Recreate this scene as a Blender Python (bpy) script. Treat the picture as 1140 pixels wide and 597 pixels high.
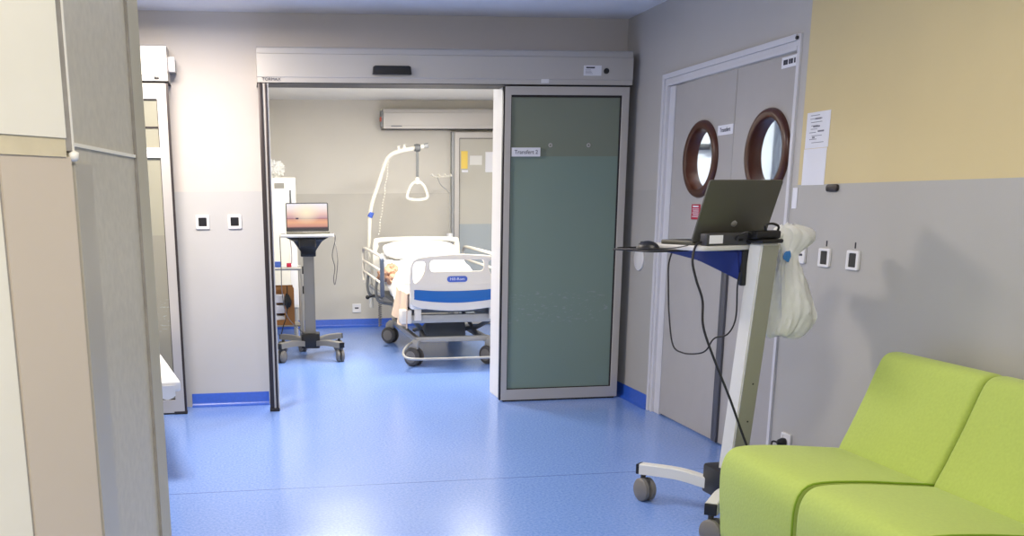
import bpy, bmesh, math, random
from mathutils import Vector, Matrix
random.seed(7)
for o in list(bpy.data.objects): bpy.data.objects.remove(o)
S = bpy.context.scene
COL = S.collection
pi = math.pi

def lin(r, g, b):
    f = lambda c: (c/255/12.92) if c/255 <= .04045 else ((c/255+.055)/1.055)**2.4
    return (f(r), f(g), f(b), 1)

# ------------------------------------------------------------------ camera
CAM_H = 1.40
def make_camera():
    a, p, r = math.radians(8.33), math.radians(13.42), math.radians(-.50)
    f, xc, yc = 1106., 443.5, 489.
    B = Matrix(((1, 0, 0), (0, 0, -1), (0, 1, 0)))
    Ry = Matrix(((math.cos(a), -math.sin(a), 0), (math.sin(a), math.cos(a), 0), (0, 0, 1)))
    Rx = Matrix(((1, 0, 0), (0, math.cos(p), -math.sin(p)), (0, math.sin(p), math.cos(p))))
    Rz = Matrix(((math.cos(r), -math.sin(r), 0), (math.sin(r), math.cos(r), 0), (0, 0, 1)))
    M = Rz @ Rx @ B @ Ry
    right, down, fwd = M[0], M[1], M[2]
    m = Matrix(((right.x, -down.x, -fwd.x, 0), (right.y, -down.y, -fwd.y, 0), (right.z, -down.z, -fwd.z, CAM_H), (0, 0, 0, 1)))
    cd = bpy.data.cameras.new('camera'); c = bpy.data.objects.new('camera', cd); COL.objects.link(c)
    cd.sensor_fit = 'HORIZONTAL'; cd.sensor_width = 36; cd.lens = f/1140*36
    cd.shift_x = (570-xc)/1140; cd.shift_y = (yc-298.5)/1140
    cd.clip_start = .05
    c.matrix_world = m
    S.camera = c
make_camera()

# ------------------------------------------------------------------ light and exposure
S.view_settings.view_transform = 'Standard'; S.view_settings.look = 'None'
S.view_settings.gamma = 1; S.view_settings.use_curve_mapping = False
S.view_settings.exposure = 0.0
W = bpy.data.worlds.new('world'); S.world = W; W.use_nodes = True
W.node_tree.nodes['Background'].inputs[0].default_value = (1.0, .96, .91, 1)
W.node_tree.nodes['Background'].inputs[1].default_value = .72
HALL_LIGHTS = [  # x, y, watts, colour
    (-.45, 5.75, 84, (1, .89, .79)), (1.0, 3.0, 26, (1, .92, .80)), (-.6, -.6, 34, (1, .92, .80)), (.45, .2, 30, (1, .92, .80))]  # last panel is unseen, set close to the pillar to brighten it
WARD_LIGHTS = [(.7, 8.7, 78, (1, .96, .90)), (2.2, 8.9, 62, (1, .96, .90))]

# ------------------------------------------------------------------ materials
def new_mat(name):
    m = bpy.data.materials.new(name); m.use_nodes = True
    nt = m.node_tree; return m, nt, nt.nodes['Principled BSDF']
def N(nt, t, **kw):
    n = nt.nodes.new(t)
    for k, v in kw.items(): setattr(n, k, v)
    return n
def mat(name, rgb, rough=.5, metal=0, spec=.5, noise=0, nscale=40, bump=0, trans=0, alpha=1, emit=None, es=0, sheen=0):
    m, nt, b = new_mat(name)
    c = lin(*rgb)
    b.inputs['Base Color'].default_value = c
    b.inputs['Roughness'].default_value = rough; b.inputs['Metallic'].default_value = metal
    b.inputs['Specular IOR Level'].default_value = spec
    b.inputs['Transmission Weight'].default_value = trans; b.inputs['Alpha'].default_value = alpha
    if sheen: b.inputs['Sheen Weight'].default_value = sheen
    if emit: b.inputs['Emission Color'].default_value = lin(*emit); b.inputs['Emission Strength'].default_value = es
    if noise or bump:
        tc = N(nt, 'ShaderNodeTexCoord'); no = N(nt, 'ShaderNodeTexNoise')
        no.inputs['Scale'].default_value = nscale; no.inputs['Detail'].default_value = 4
        nt.links.new(tc.outputs['Object'], no.inputs['Vector'])
        if noise:
            mx = N(nt, 'ShaderNodeMix', data_type='RGBA')
            mx.inputs['A'].default_value = [x*(1-noise) for x in c[:3]]+[1]; mx.inputs['B'].default_value = [min(1, x*(1+noise)) for x in c[:3]]+[1]
            nt.links.new(no.outputs['Fac'], mx.inputs['Factor']); nt.links.new(mx.outputs['Result'], b.inputs['Base Color'])
        if bump:
            bp = N(nt, 'ShaderNodeBump'); bp.inputs['Strength'].default_value = bump; bp.inputs['Distance'].default_value = .004
            nt.links.new(no.outputs['Fac'], bp.inputs['Height']); nt.links.new(bp.outputs['Normal'], b.inputs['Normal'])
    return m
def math_node(nt, op, a, b=None):
    n = N(nt, 'ShaderNodeMath', operation=op)
    for i, v in enumerate((a, b)):
        if v is None: continue
        if isinstance(v, (int, float)): n.inputs[i].default_value = v
        else: nt.links.new(v, n.inputs[i])
    return n.outputs[0]
def painted_wall(name, upper, lower, zline, yellow=None, yline=0, rough=.45):
    """two painted fields split at zline; optionally a third paint above the line on the near side of yline"""
    m, nt, b = new_mat(name)
    tc = N(nt, 'ShaderNodeTexCoord'); sp = N(nt, 'ShaderNodeSeparateXYZ'); nt.links.new(tc.outputs['Object'], sp.inputs[0])
    no = N(nt, 'ShaderNodeTexNoise'); no.inputs['Scale'].default_value = 2.2; no.inputs['Detail'].default_value = 6
    nt.links.new(tc.outputs['Object'], no.inputs['Vector'])
    fine = N(nt, 'ShaderNodeTexNoise'); fine.inputs['Scale'].default_value = 160; nt.links.new(tc.outputs['Object'], fine.inputs['Vector'])
    z = math_node(nt, 'GREATER_THAN', sp.outputs['Z'], zline)
    m1 = N(nt, 'ShaderNodeMix', data_type='RGBA'); m1.inputs['A'].default_value = lin(*lower); nt.links.new(z, m1.inputs['Factor'])
    if yellow:
        y = math_node(nt, 'LESS_THAN', sp.outputs['Y'], yline)
        m0 = N(nt, 'ShaderNodeMix', data_type='RGBA'); m0.inputs['A'].default_value = lin(*upper); m0.inputs['B'].default_value = lin(*yellow)
        nt.links.new(y, m0.inputs['Factor']); nt.links.new(m0.outputs['Result'], m1.inputs['B'])
    else: m1.inputs['B'].default_value = lin(*upper)
    m2 = N(nt, 'ShaderNodeMix', data_type='RGBA', blend_type='MULTIPLY'); m2.inputs['Factor'].default_value = .10
    nt.links.new(m1.outputs['Result'], m2.inputs['A']); nt.links.new(no.outputs['Fac'], m2.inputs['B'])
    nt.links.new(m2.outputs['Result'], b.inputs['Base Color'])
    bp = N(nt, 'ShaderNodeBump'); bp.inputs['Strength'].default_value = .12; bp.inputs['Distance'].default_value = .002
    nt.links.new(fine.outputs['Fac'], bp.inputs['Height']); nt.links.new(bp.outputs['Normal'], b.inputs['Normal'])
    b.inputs['Roughness'].default_value = rough; b.inputs['Specular IOR Level'].default_value = .35
    return m
def vinyl_floor():
    m, nt, b = new_mat('blue speckled vinyl')
    tc = N(nt, 'ShaderNodeTexCoord'); sp = N(nt, 'ShaderNodeSeparateXYZ'); nt.links.new(tc.outputs['Object'], sp.inputs[0])
    no = N(nt, 'ShaderNodeTexNoise'); no.inputs['Scale'].default_value = 75; no.inputs['Detail'].default_value = 5; no.inputs['Roughness'].default_value = .7
    big = N(nt, 'ShaderNodeTexNoise'); big.inputs['Scale'].default_value = 1.3
    nt.links.new(tc.outputs['Object'], no.inputs['Vector']); nt.links.new(tc.outputs['Object'], big.inputs['Vector'])
    rp = N(nt, 'ShaderNodeValToRGB'); e = rp.color_ramp.elements
    e[0].position = .3; e[0].color = lin(98, 134, 210); e[1].position = .7; e[1].color = lin(140, 172, 232)
    nt.links.new(no.outputs['Fac'], rp.inputs[0])
    # welded seams: one across the hall, others every 2 m
    d = math_node(nt, 'ABSOLUTE', math_node(nt, 'SUBTRACT', sp.outputs['Y'], 4.84))
    seam = math_node(nt, 'LESS_THAN', d, .0035)
    mx = N(nt, 'ShaderNodeMix', data_type='RGBA'); mx.inputs['B'].default_value = lin(50, 74, 140)
    nt.links.new(math_node(nt, 'MULTIPLY', seam, .75), mx.inputs['Factor']); nt.links.new(rp.outputs['Color'], mx.inputs['A'])
    nt.links.new(mx.outputs['Result'], b.inputs['Base Color'])
    rr = N(nt, 'ShaderNodeMapRange'); rr.inputs['To Min'].default_value = .16; rr.inputs['To Max'].default_value = .30
    nt.links.new(big.outputs['Fac'], rr.inputs['Value']); nt.links.new(rr.outputs['Result'], b.inputs['Roughness'])
    bp = N(nt, 'ShaderNodeBump'); bp.inputs['Strength'].default_value = .025; bp.inputs['Distance'].default_value = .002
    nt.links.new(no.outputs['Fac'], bp.inputs['Height']); nt.links.new(bp.outputs['Normal'], b.inputs['Normal'])
    b.inputs['Specular IOR Level'].default_value = .95
    return m
def frosted(name, clear, film, zfilm, rough=.3, trans=.35, scratches=False):
    """sheet glass with etched film or painted reflection up to zfilm (world height)"""
    m, nt, b = new_mat(name)
    tc = N(nt, 'ShaderNodeTexCoord'); sp = N(nt, 'ShaderNodeSeparateXYZ'); nt.links.new(tc.outputs['Object'], sp.inputs[0])
    z = math_node(nt, 'GREATER_THAN', sp.outputs['Z'], zfilm)
    mx = N(nt, 'ShaderNodeMix', data_type='RGBA'); mx.inputs['A'].default_value = lin(*film); mx.inputs['B'].default_value = lin(*clear)
    nt.links.new(z, mx.inputs['Factor']); out = mx.outputs['Result']
    if scratches:
        mp = N(nt, 'ShaderNodeMapping'); mp.inputs['Scale'].default_value = (9, 1, 34); nt.links.new(tc.outputs['Object'], mp.inputs['Vector'])
        no = N(nt, 'ShaderNodeTexNoise'); no.inputs['Scale'].default_value = 2.2; no.inputs['Detail'].default_value = 5; nt.links.new(mp.outputs[0], no.inputs['Vector'])
        s = math_node(nt, 'GREATER_THAN', no.outputs['Fac'], .61)
        band = math_node(nt, 'MULTIPLY', math_node(nt, 'GREATER_THAN', sp.outputs['Z'], .56), math_node(nt, 'LESS_THAN', sp.outputs['Z'], .78))
        m3 = N(nt, 'ShaderNodeMix', data_type='RGBA'); m3.inputs['B'].default_value = lin(170, 180, 178)
        nt.links.new(math_node(nt, 'MULTIPLY', math_node(nt, 'MULTIPLY', s, band), .6), m3.inputs['Factor'])
        nt.links.new(out, m3.inputs['A']); out = m3.outputs['Result']
    nt.links.new(out, b.inputs['Base Color'])
    b.inputs['Roughness'].default_value = rough; b.inputs['Transmission Weight'].default_value = trans
    b.inputs['Specular IOR Level'].default_value = .5
    return m
def screen_mat(x0, x1, z0, z1):
    """sunset wallpaper on a lit laptop screen, in the screen's own 2D coordinates (local x and z)"""
    m, nt, b = new_mat('sunset wallpaper screen')
    tc = N(nt, 'ShaderNodeTexCoord'); sp = N(nt, 'ShaderNodeSeparateXYZ'); nt.links.new(tc.outputs['Generated'], sp.inputs[0])
    v = sp.outputs['Z']; u = sp.outputs['X']
    rp = N(nt, 'ShaderNodeValToRGB'); cr = rp.color_ramp
    stops = [(0, (40, 32, 40)), (.07, (70, 52, 60)), (.12, (205, 140, 125)), (.28, (232, 172, 132)), (.40, (214, 150, 132)), (.425, (150, 105, 115)), (.45, (196, 150, 158)), (.6, (232, 190, 178)), (.8, (244, 228, 222)), (1, (240, 236, 244))]
    while len(cr.elements) < len(stops): cr.elements.new(.5)
    for e, (p, c) in zip(cr.elements, stops): e.position = p; e.color = lin(*c)
    nt.links.new(v, rp.inputs[0])
    du = math_node(nt, 'SUBTRACT', u, .48); dv = math_node(nt, 'MULTIPLY', math_node(nt, 'SUBTRACT', v, .66), .8)
    d = math_node(nt, 'SQRT', math_node(nt, 'ADD', math_node(nt, 'MULTIPLY', du, du), math_node(nt, 'MULTIPLY', dv, dv)))
    g = N(nt, 'ShaderNodeMapRange'); g.inputs['From Min'].default_value = 0; g.inputs['From Max'].default_value = .38; g.inputs['To Min'].default_value = .85; g.inputs['To Max'].default_value = 0
    nt.links.new(d, g.inputs['Value'])
    mx = N(nt, 'ShaderNodeMix', data_type='RGBA'); mx.inputs['B'].default_value = lin(255, 244, 205)
    nt.links.new(g.outputs['Result'], mx.inputs['Factor']); nt.links.new(rp.outputs['Color'], mx.inputs['A'])
    # small dark boat on the waterline
    bu = math_node(nt, 'LESS_THAN', math_node(nt, 'ABSOLUTE', math_node(nt, 'SUBTRACT', u, .25)), .035)
    bv = math_node(nt, 'LESS_THAN', math_node(nt, 'ABSOLUTE', math_node(nt, 'SUBTRACT', v, .43)), .03)
    m2 = N(nt, 'ShaderNodeMix', data_type='RGBA'); m2.inputs['B'].default_value = lin(60, 45, 70)
    nt.links.new(math_node(nt, 'MULTIPLY', bu, bv), m2.inputs['Factor']); nt.links.new(mx.outputs['Result'], m2.inputs['A'])
    b.inputs['Base Color'].default_value = (.01, .01, .01, 1); b.inputs['Roughness'].default_value = .25
    nt.links.new(m2.outputs['Result'], b.inputs['Emission Color']); b.inputs['Emission Strength'].default_value = 1.0
    return m
DADO = 1.48
M = dict(
    wall=painted_wall('hall wall paint', (214, 207, 199), (200, 199, 196), DADO),
    wall_r=painted_wall('right wall paint', (192, 188, 182), (184, 181, 175), DADO-.015, (220, 201, 150), 4.675),
    ward=painted_wall('ward wall paint', (220, 215, 203), (204, 199, 187), 1.497),
    white=mat('white wall paint', (225, 226, 228), .5), ceil=mat('ceiling paint', (240, 240, 242), .7, noise=.03, nscale=3),
    wceil=mat('ward ceiling paint', (238, 236, 230), .6),
    floor=vinyl_floor(), base=mat('blue vinyl skirting', (46, 92, 196), .35, noise=.2, nscale=60),
    alu=mat('brushed aluminium', (194, 190, 184), .42, .45), alud=mat('grey aluminium', (158, 160, 160), .45, .5),
    dark=mat('dark seal', (26, 24, 26), .5), bronze=mat('dark bronze post', (58, 52, 52), .4, .5),
    black=mat('black plastic', (22, 22, 24), .4), blackr=mat('black rubber', (34, 33, 34), .6),
    lining=mat('white opening lining', (226, 222, 216), .45),
    glass=frosted('green frosted glass', (142, 152, 134), (142, 164, 152), 1.695, .26, .30, True),
    glassl=frosted('olive frosted glass', (158, 156, 138), (146, 144, 130), 1.2, .3, .12, True),
    glassw=frosted('pale frosted glass', (222, 218, 204), (196, 204, 206), 1.15, .25, .3),  # glassw: the bluish grey lower part is a reflection painted in
    clear=mat('porthole glass', (245, 250, 250), .03, trans=.96),
    frame=mat('pale door frame paint', (212, 211, 214), .4), leaf=mat('grey door paint', (176, 172, 168), .45, noise=.05, nscale=8),
    wood=mat('varnished brown wood', (74, 36, 20), .3, noise=.4, nscale=18), paper=mat('white paper', (232, 232, 236), .7),
    ink=mat('black ink', (45, 45, 58), .6), inkg=mat('grey ink', (125, 125, 135), .6), red=mat('red sign', (178, 24, 62), .5), plw=mat('white plastic', (232, 230, 228), .35),
    green=mat('green upholstery', (176, 194, 90), .8, noise=.10, nscale=90, bump=.25, sheen=.15), greend=mat('green piping', (128, 158, 32), .8),
    cartw=mat('white powder coat', (222, 221, 215), .4), carts=mat('shaded powder coat', (158, 157, 144), .4), cartg=mat('grey powder coat', (138, 135, 128), .42), cartb=mat('navy plastic', (28, 42, 112), .4),  # carts: darker olive grey paints the column's shaded side
    tyre=mat('grey caster plastic', (118, 114, 108), .5), tyred=mat('dark tyre', (70, 68, 66), .55),
    silver=mat('laptop aluminium', (94, 92, 82), .45, .4), key=mat('keyboard', (60, 60, 64), .5), desk=mat('pale desk laminate', (206, 204, 200), .4),
    poly=mat('translucent carrier bag', (240, 240, 236), .38, trans=.15, noise=.06, nscale=20, bump=.6), blue=mat('bag print blue', (60, 130, 200), .4),
    cable=mat('dark cable', (32, 30, 32), .5), cableg=mat('grey cable', (110, 106, 102), .5),
    bedw=mat('bed cream plastic', (228, 221, 208), .38), bedt=mat('bed white tube', (226, 222, 208), .35), bedb=mat('bed blue panel', (20, 98, 172), .35),
    bedg=mat('bed grey steel', (176, 174, 168), .4, .3), bedd=mat('bed dark steel', (104, 106, 106), .5, .3), slate=mat('slate plastic', (72, 84, 104), .45), strip=mat('dark grey cover strip', (84, 84, 90), .45),
    logo=mat('logo blue', (70, 100, 190), .4), sheet=mat('white sheet', (236, 235, 232), .8, bump=.3, nscale=9), cream=mat('cream blanket', (208, 184, 162), .85, bump=.4, nscale=30),
    tan=mat('tan folded blanket', (186, 146, 120), .8, bump=.5, nscale=25), card=mat('brown cardboard', (158, 108, 58), .7, noise=.15, nscale=6),
    plaster=mat('cream plaster', (230, 225, 205), .7, noise=.08, nscale=6, bump=.35), board=mat('beige protection board', (200, 187, 166), .45, noise=.06, nscale=3),
    lam=mat('grey textured laminate', (190, 184, 166), .38, noise=.16, nscale=60, bump=.15), lams=mat('laminate edge strip', (176, 170, 148), .4, noise=.05, nscale=6),
    bead=mat('cream corner bead', (232, 228, 212), .4), chip=mat('chipped grey mortar', (150, 144, 132), .8, noise=.35, nscale=30, bump=.6), dirt=mat('scraped dado edge', (206, 194, 160), .7, noise=.3, nscale=14),
    steel=mat('steel corner guard', (188, 182, 166), .34, .25), yellow=mat('yellow notice', (238, 206, 96), .6), sky=mat('cyan crate', (60, 90, 170), .5),
    emis=mat('lamp diffuser', (255, 252, 245), .4, emit=(255, 246, 232), es=3.6), darkglass=mat('dark glazing', (30, 48, 56), .15), amber=mat('red indicator', (206, 90, 70), .4),
)

# ------------------------------------------------------------------ geometry helpers
class MB:
    """collects shapes; build() links them as ONE mesh object"""
    def __init__(s): s.bm = bmesh.new()
    def _add(s, b, mtx=None):
        if mtx is not None: bmesh.ops.transform(b, matrix=mtx, verts=b.verts)
        me = bpy.data.meshes.new('t'); b.to_mesh(me); b.free(); s.bm.from_mesh(me); bpy.data.meshes.remove(me); return s
    def box(s, x0, y0, z0, x1, y1, z1, bev=0, seg=2, mtx=None):
        b = bmesh.new(); bmesh.ops.create_cube(b, size=1)
        for v in b.verts: v.co = Vector((x0 if v.co.x < 0 else x1, y0 if v.co.y < 0 else y1, z0 if v.co.z < 0 else z1))
        bmesh.ops.recalc_face_normals(b, faces=b.faces)
        if bev: bmesh.ops.bevel(b, geom=b.edges[:], offset=bev, segments=seg, profile=.5, affect='EDGES')
        return s._add(b, mtx)
    def prism(s, poly, lo, hi, axis='Y', bev=0, seg=3, mtx=None):
        """2D polygon extruded along axis; poly is (x,z) for Y, (x,y) for Z, (y,z) for X"""
        b = bmesh.new()
        def P(u, v, t): return {'Y': (u, t, v), 'Z': (u, v, t), 'X': (t, u, v)}[axis]
        A = [b.verts.new(P(u, v, lo)) for u, v in poly]; Bv = [b.verts.new(P(u, v, hi)) for u, v in poly]
        n = len(poly); fa = b.faces.new(A); fb = b.faces.new(Bv)
        for i in range(n): b.faces.new((A[i], A[(i+1) % n], Bv[(i+1) % n], Bv[i]))
        bmesh.ops.recalc_face_normals(b, faces=b.faces)
        if bev: bmesh.ops.bevel(b, geom=list(set(fa.edges[:]+fb.edges[:])), offset=bev, segments=seg, profile=.5, affect='EDGES')
        return s._add(b, mtx)
    def tube(s, pts, r, seg=10, closed=False, mtx=None):
        b = bmesh.new(); P = [Vector(p) for p in pts]; n = len(P); rings = []
        R = r if isinstance(r, (list, tuple)) else [r]*n
        T = []
        for i in range(n):
            if closed: t = P[(i+1) % n]-P[i-1]
            else: t = P[min(i+1, n-1)]-P[max(i-1, 0)]
            T.append(t.normalized())
        nrm = T[0].orthogonal().normalized()
        for i in range(n):
            nrm = (nrm-T[i]*nrm.dot(T[i])); nrm = nrm.normalized() if nrm.length > 1e-6 else T[i].orthogonal().normalized()
            bn = T[i].cross(nrm)
            rings.append([b.verts.new(P[i]+(nrm*math.cos(2*pi*k/seg)+bn*math.sin(2*pi*k/seg))*R[i]) for k in range(seg)])
        for i in range(n if closed else n-1):
            A, B2 = rings[i], rings[(i+1) % n]
            for k in range(seg): b.faces.new((A[k], A[(k+1) % seg], B2[(k+1) % seg], B2[k]))
        if not closed: b.faces.new(rings[0][::-1]); b.faces.new(rings[-1])
        bmesh.ops.recalc_face_normals(b, faces=b.faces)
        return s._add(b, mtx)
    def lathe(s, prof, axis='Z', c=(0, 0, 0), seg=24, closed=False, mtx=None):
        """(radius, height) profile turned around axis through c"""
        b = bmesh.new(); rings = []
        for r, h in prof:
            ring = []
            for k in range(seg):
                u, v = r*math.cos(2*pi*k/seg), r*math.sin(2*pi*k/seg)
                p = {'Z': (u, v, h), 'X': (h, u, v), 'Y': (u, h, v)}[axis]
                ring.append(b.verts.new(Vector(p)+Vector(c)))
            rings.append(ring)
        m = len(prof)
        for i in range(m if closed else m-1):
            A, B2 = rings[i], rings[(i+1) % m]
            for k in range(seg): b.faces.new((A[k], A[(k+1) % seg], B2[(k+1) % seg], B2[k]))
        if not closed: b.faces.new(rings[0]); b.faces.new(rings[-1])
        bmesh.ops.recalc_face_normals(b, faces=b.faces)
        return s._add(b, mtx)
    def blob(s, c, r, jit=.0, sub=3, sc=(1, 1, 1), seed=0, freq=3):
        b = bmesh.new(); bmesh.ops.create_icosphere(b, subdivisions=sub, radius=1)
        from mathutils import noise
        for v in b.verts:
            d = 1+jit*noise.noise(v.co*freq+Vector((seed*3.1, seed, 0)))+jit*.5*noise.noise(v.co*freq*2.3+Vector((0, seed*2.7, 1)))
            v.co = Vector((v.co.x*sc[0]*r*d+c[0], v.co.y*sc[1]*r*d+c[1], v.co.z*sc[2]*r*d+c[2]))
        return s._add(b)
    def surf(s, f, nu, nv, thick=0):
        """sheet from f(u,v), given real thickness along its normals"""
        b = bmesh.new(); V = [[b.verts.new(f(i/nu, j/nv)) for j in range(nv+1)] for i in range(nu+1)]
        for i in range(nu):
            for j in range(nv): b.faces.new((V[i][j], V[i+1][j], V[i+1][j+1], V[i][j+1]))
        bmesh.ops.recalc_face_normals(b, faces=b.faces)
        if thick: bmesh.ops.solidify(b, geom=b.faces[:], thickness=thick)
        return s._add(b)
    def flat(s, outlines, lo, hi, axis='Y', bev=0):
        """flat plate with holes: first outline is the rim, the rest are holes"""
        cu = bpy.data.curves.new('c', 'CURVE'); cu.dimensions = '2D'; cu.fill_mode = 'BOTH'; cu.extrude = (hi-lo)/2-bev; cu.bevel_depth = bev; cu.bevel_resolution = 2
        if bev: cu.offset = -bev
        for ol in outlines:
            sp = cu.splines.new('POLY'); sp.points.add(len(ol)-1); sp.use_cyclic_u = True
            for p, q in zip(sp.points, ol): p.co = (q[0], q[1], 0, 1)
        return s._curve(cu, (lo+hi)/2, axis)
    def _curve(s, cu, mid, axis, mtx=None):
        o = bpy.data.objects.new('c', cu); me = bpy.data.meshes.new_from_object(o)
        b = bmesh.new(); b.from_mesh(me); bpy.data.objects.remove(o); bpy.data.curves.remove(cu); bpy.data.meshes.remove(me)
        bmesh.ops.remove_doubles(b, verts=b.verts, dist=1e-5)
        for v in b.verts:
            x, y, z = v.co
            v.co = Vector({'Y': (x, mid-z, y), 'Z': (x, y, mid+z), 'X': (mid+z, x, y), 'XM': (mid-z, -x, y)}[axis])
        bmesh.ops.recalc_face_normals(b, faces=b.faces)
        return s._add(b, mtx)
    def text(s, body, size, pos, axis='Y', depth=.0006, align='CENTER', mtx=None, sx=1):
        """lettering; axis Y reads facing -Y, XM reads facing -X"""
        cu = bpy.data.curves.new('t', 'FONT'); cu.body = body; cu.size = size; cu.extrude = depth; cu.align_x = align; cu.align_y = 'CENTER'; cu.fill_mode = 'BOTH'; cu.resolution_u = 3
        o = bpy.data.objects.new('c', cu); me = bpy.data.meshes.new_from_object(o)
        b = bmesh.new(); b.from_mesh(me); bpy.data.objects.remove(o); bpy.data.curves.remove(cu); bpy.data.meshes.remove(me)
        for v in b.verts:
            x, y, z = v.co; x *= sx
            v.co = Vector({'Y': (x, -z, y), 'XM': (-z, -x, y), 'P': (x, y, z)}[axis])+Vector(pos)
        return s._add(b, mtx)
    def build(s, name, m, parent=None, smooth=True, angle=40, bevel=0, loc=None):
        me = bpy.data.meshes.new(name); s.bm.to_mesh(me); s.bm.free()
        if smooth:
            for p in me.polygons: p.use_smooth = True
            me.set_sharp_from_angle(angle=math.radians(angle))
        me.materials.append(m)
        o = bpy.data.objects.new(name, me); COL.objects.link(o)
        if parent: o.parent = parent
        if loc: o.location = loc
        if bevel:
            md = o.modifiers.new('bevel', 'BEVEL'); md.width = bevel; md.segments = 2; md.limit_method = 'ANGLE'; md.angle_limit = math.radians(50)
        return o
def tag(o, label, cat, group=None):
    o['label'] = label; o['category'] = cat
    if group: o['group'] = group
    return o
def thing(name, label, cat, loc=(0, 0, 0), rz=0, group=None):
    o = bpy.data.objects.new(name, None); o.empty_display_size = .1; COL.objects.link(o)
    o.location = loc; o.rotation_euler = (0, 0, rz)
    return tag(o, label, cat, group)
def rooted(o, base):
    """shift a mesh built in world coordinates so that its origin is at base"""
    o.data.transform(Matrix.Translation(-Vector(base))); o.location = base; return o
def struct(o): o['kind'] = 'structure'; return o
def srt(name):
    o = bpy.data.objects.new(name, None); o.empty_display_size = .1; COL.objects.link(o); return struct(o)
def smooth_path(pts, n=6, closed=False):
    P = [Vector(p) for p in pts]; out = []; m = len(P)
    rng = range(m) if closed else range(m-1)
    for i in rng:
        p0 = P[i-1] if (closed or i > 0) else P[0]*2-P[1]
        p1, p2 = P[i], P[(i+1) % m]
        p3 = P[(i+2) % m] if (closed or i+2 < m) else P[-1]*2-P[-2]
        for k in range(n):
            t = k/n
            out.append(.5*((2*p1)+(p2-p0)*t+(2*p0-5*p1+4*p2-p3)*t*t+(3*p1-p0-3*p2+p3)*t**3))
    if not closed: out.append(P[-1])
    return out
def smooth2(pts, n=5, closed=True): return [(p.x, p.y) for p in smooth_path([(a, b, 0) for a, b in pts], n, closed)]
def rrect(x0, y0, x1, y1, r, n=5):
    out = []
    for cx, cy, a in ((x1-r, y1-r, 0), (x0+r, y1-r, 90), (x0+r, y0+r, 180), (x1-r, y0+r, 270)):
        for k in range(n+1): t = math.radians(a+90*k/n); out.append((cx+r*math.cos(t), cy+r*math.sin(t)))
    return out
def circ(cx, cy, r, n=40): return [(cx+r*math.cos(2*pi*k/n), cy+r*math.sin(2*pi*k/n)) for k in range(n)]

# ------------------------------------------------------------------ the setting
YB, YF = 7.05, 7.20          # back wall of the hall: front and rear face
XR = 2.67                    # right wall
ZC, ZW = 2.62, 2.497         # ceilings
YW = 11.43                   # back wall of the ward
XJ = 1.768                   # right jamb of the opening
struct(MB().box(-3.6, -2.2, -.08, 5.0, 11.6, 0).build('floor', M['floor'], smooth=False))
struct(MB().box(-3.6, -2.2, ZC, XR+.1, YF, ZC+.08).build('ceiling', M['ceil'], smooth=False))
struct(MB().box(-.3, YF, ZW, 3.5, YW+.1, ZW+.08).build('ceiling_ward', M['wceil'], smooth=False))
# hall back wall with two door openings
struct(MB().box(-3.6, YB, 0, -1.75, YF, ZC).box(-1.75, YB, 2.22, -.62, YF, ZC).box(-.62, YB, 0, .125, YF, ZC)
       .box(.125, YB, 2.22, XJ, YF, ZC).box(XJ, YB, 0, XR+.1, YF, ZC).build('wall_back', M['wall'], smooth=False))
# right wall with the double door opening
YD0, YD1, ZD = 4.735, 6.36, 2.172
struct(MB().box(XR, -2.2, 0, XR+.1, YD0+.02, ZC).box(XR, YD0+.02, ZD-.02, XR+.1, YD1-.02, ZC).box(XR, YD1-.02, 0, XR+.1, YB, ZC).build('wall_right', M['wall_r'], smooth=False))
# ward beyond the opening
struct(MB().box(-.3, YW, 0, 3.5, YW+.1, ZW).build('wall_ward_back', M['ward'], smooth=False))
struct(MB().box(-.4, YF, 0, -.3, YW+.1, ZW).build('wall_ward_left', M['ward'], smooth=False))
struct(MB().box(3.4, YF, 0, 3.5, YW, ZW).build('wall_ward_right', M['ward'], smooth=False))
# room behind the left sliding door
struct(MB().box(-2.4, 8.9, 0, -.4, 9.0, ZC).box(-2.4, YF, 0, -2.3, 8.9, ZC).box(-2.4, YF, ZC, -.4, 9, ZC+.08).build('wall_side_room', M['ward'], smooth=False))
# corridor behind the double doors
struct(MB().box(4.4, 3.2, 0, 4.5, YB, ZC).box(XR+.1, YB+.0, 0, 4.5, YF, ZC).box(XR+.1, 3.2, 0, 4.4, 3.3, ZC).box(XR+.1, 3.2, ZC, 4.5, YF, ZC+.08).build('wall_corridor', M['white'], smooth=False))
# rest of the hall behind and left of the camera
struct(MB().box(-3.7, -2.2, 0, -3.6, -1.2, ZC).box(-3.7, -1.2, 0, -3.6, 6.4, .75).box(-3.7, -1.2, 2.45, -3.6, 6.4, ZC).box(-3.7, 6.4, 0, -3.6, YF, ZC).build('wall_far_left', M['wall'], smooth=False))
w1 = srt('added_window')  # unseen window, added so daylight brightens the ceiling and left side
b = MB()
for k in range(5): b.box(-3.68, -1.2+1.9*k-(.03 if k else 0), .75, -3.62, -1.2+1.9*k+.03, 2.45)
b.box(-3.68, -1.2, .75, -3.62, 6.4, .81).box(-3.68, -1.2, 2.39, -3.62, 6.4, 2.45).build('window_frame', M['white'], w1, smooth=False)
pl = bpy.data.lights.new('window_portal', 'AREA'); pl.shape = 'RECTANGLE'; pl.size = 1.7; pl.size_y = 7.6; pl.cycles.is_portal = True
po = bpy.data.objects.new('window_portal', pl); COL.objects.link(po); po.location = (-3.72, 2.6, 1.6); po.rotation_euler = (0, -pi/2, 0)
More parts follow.
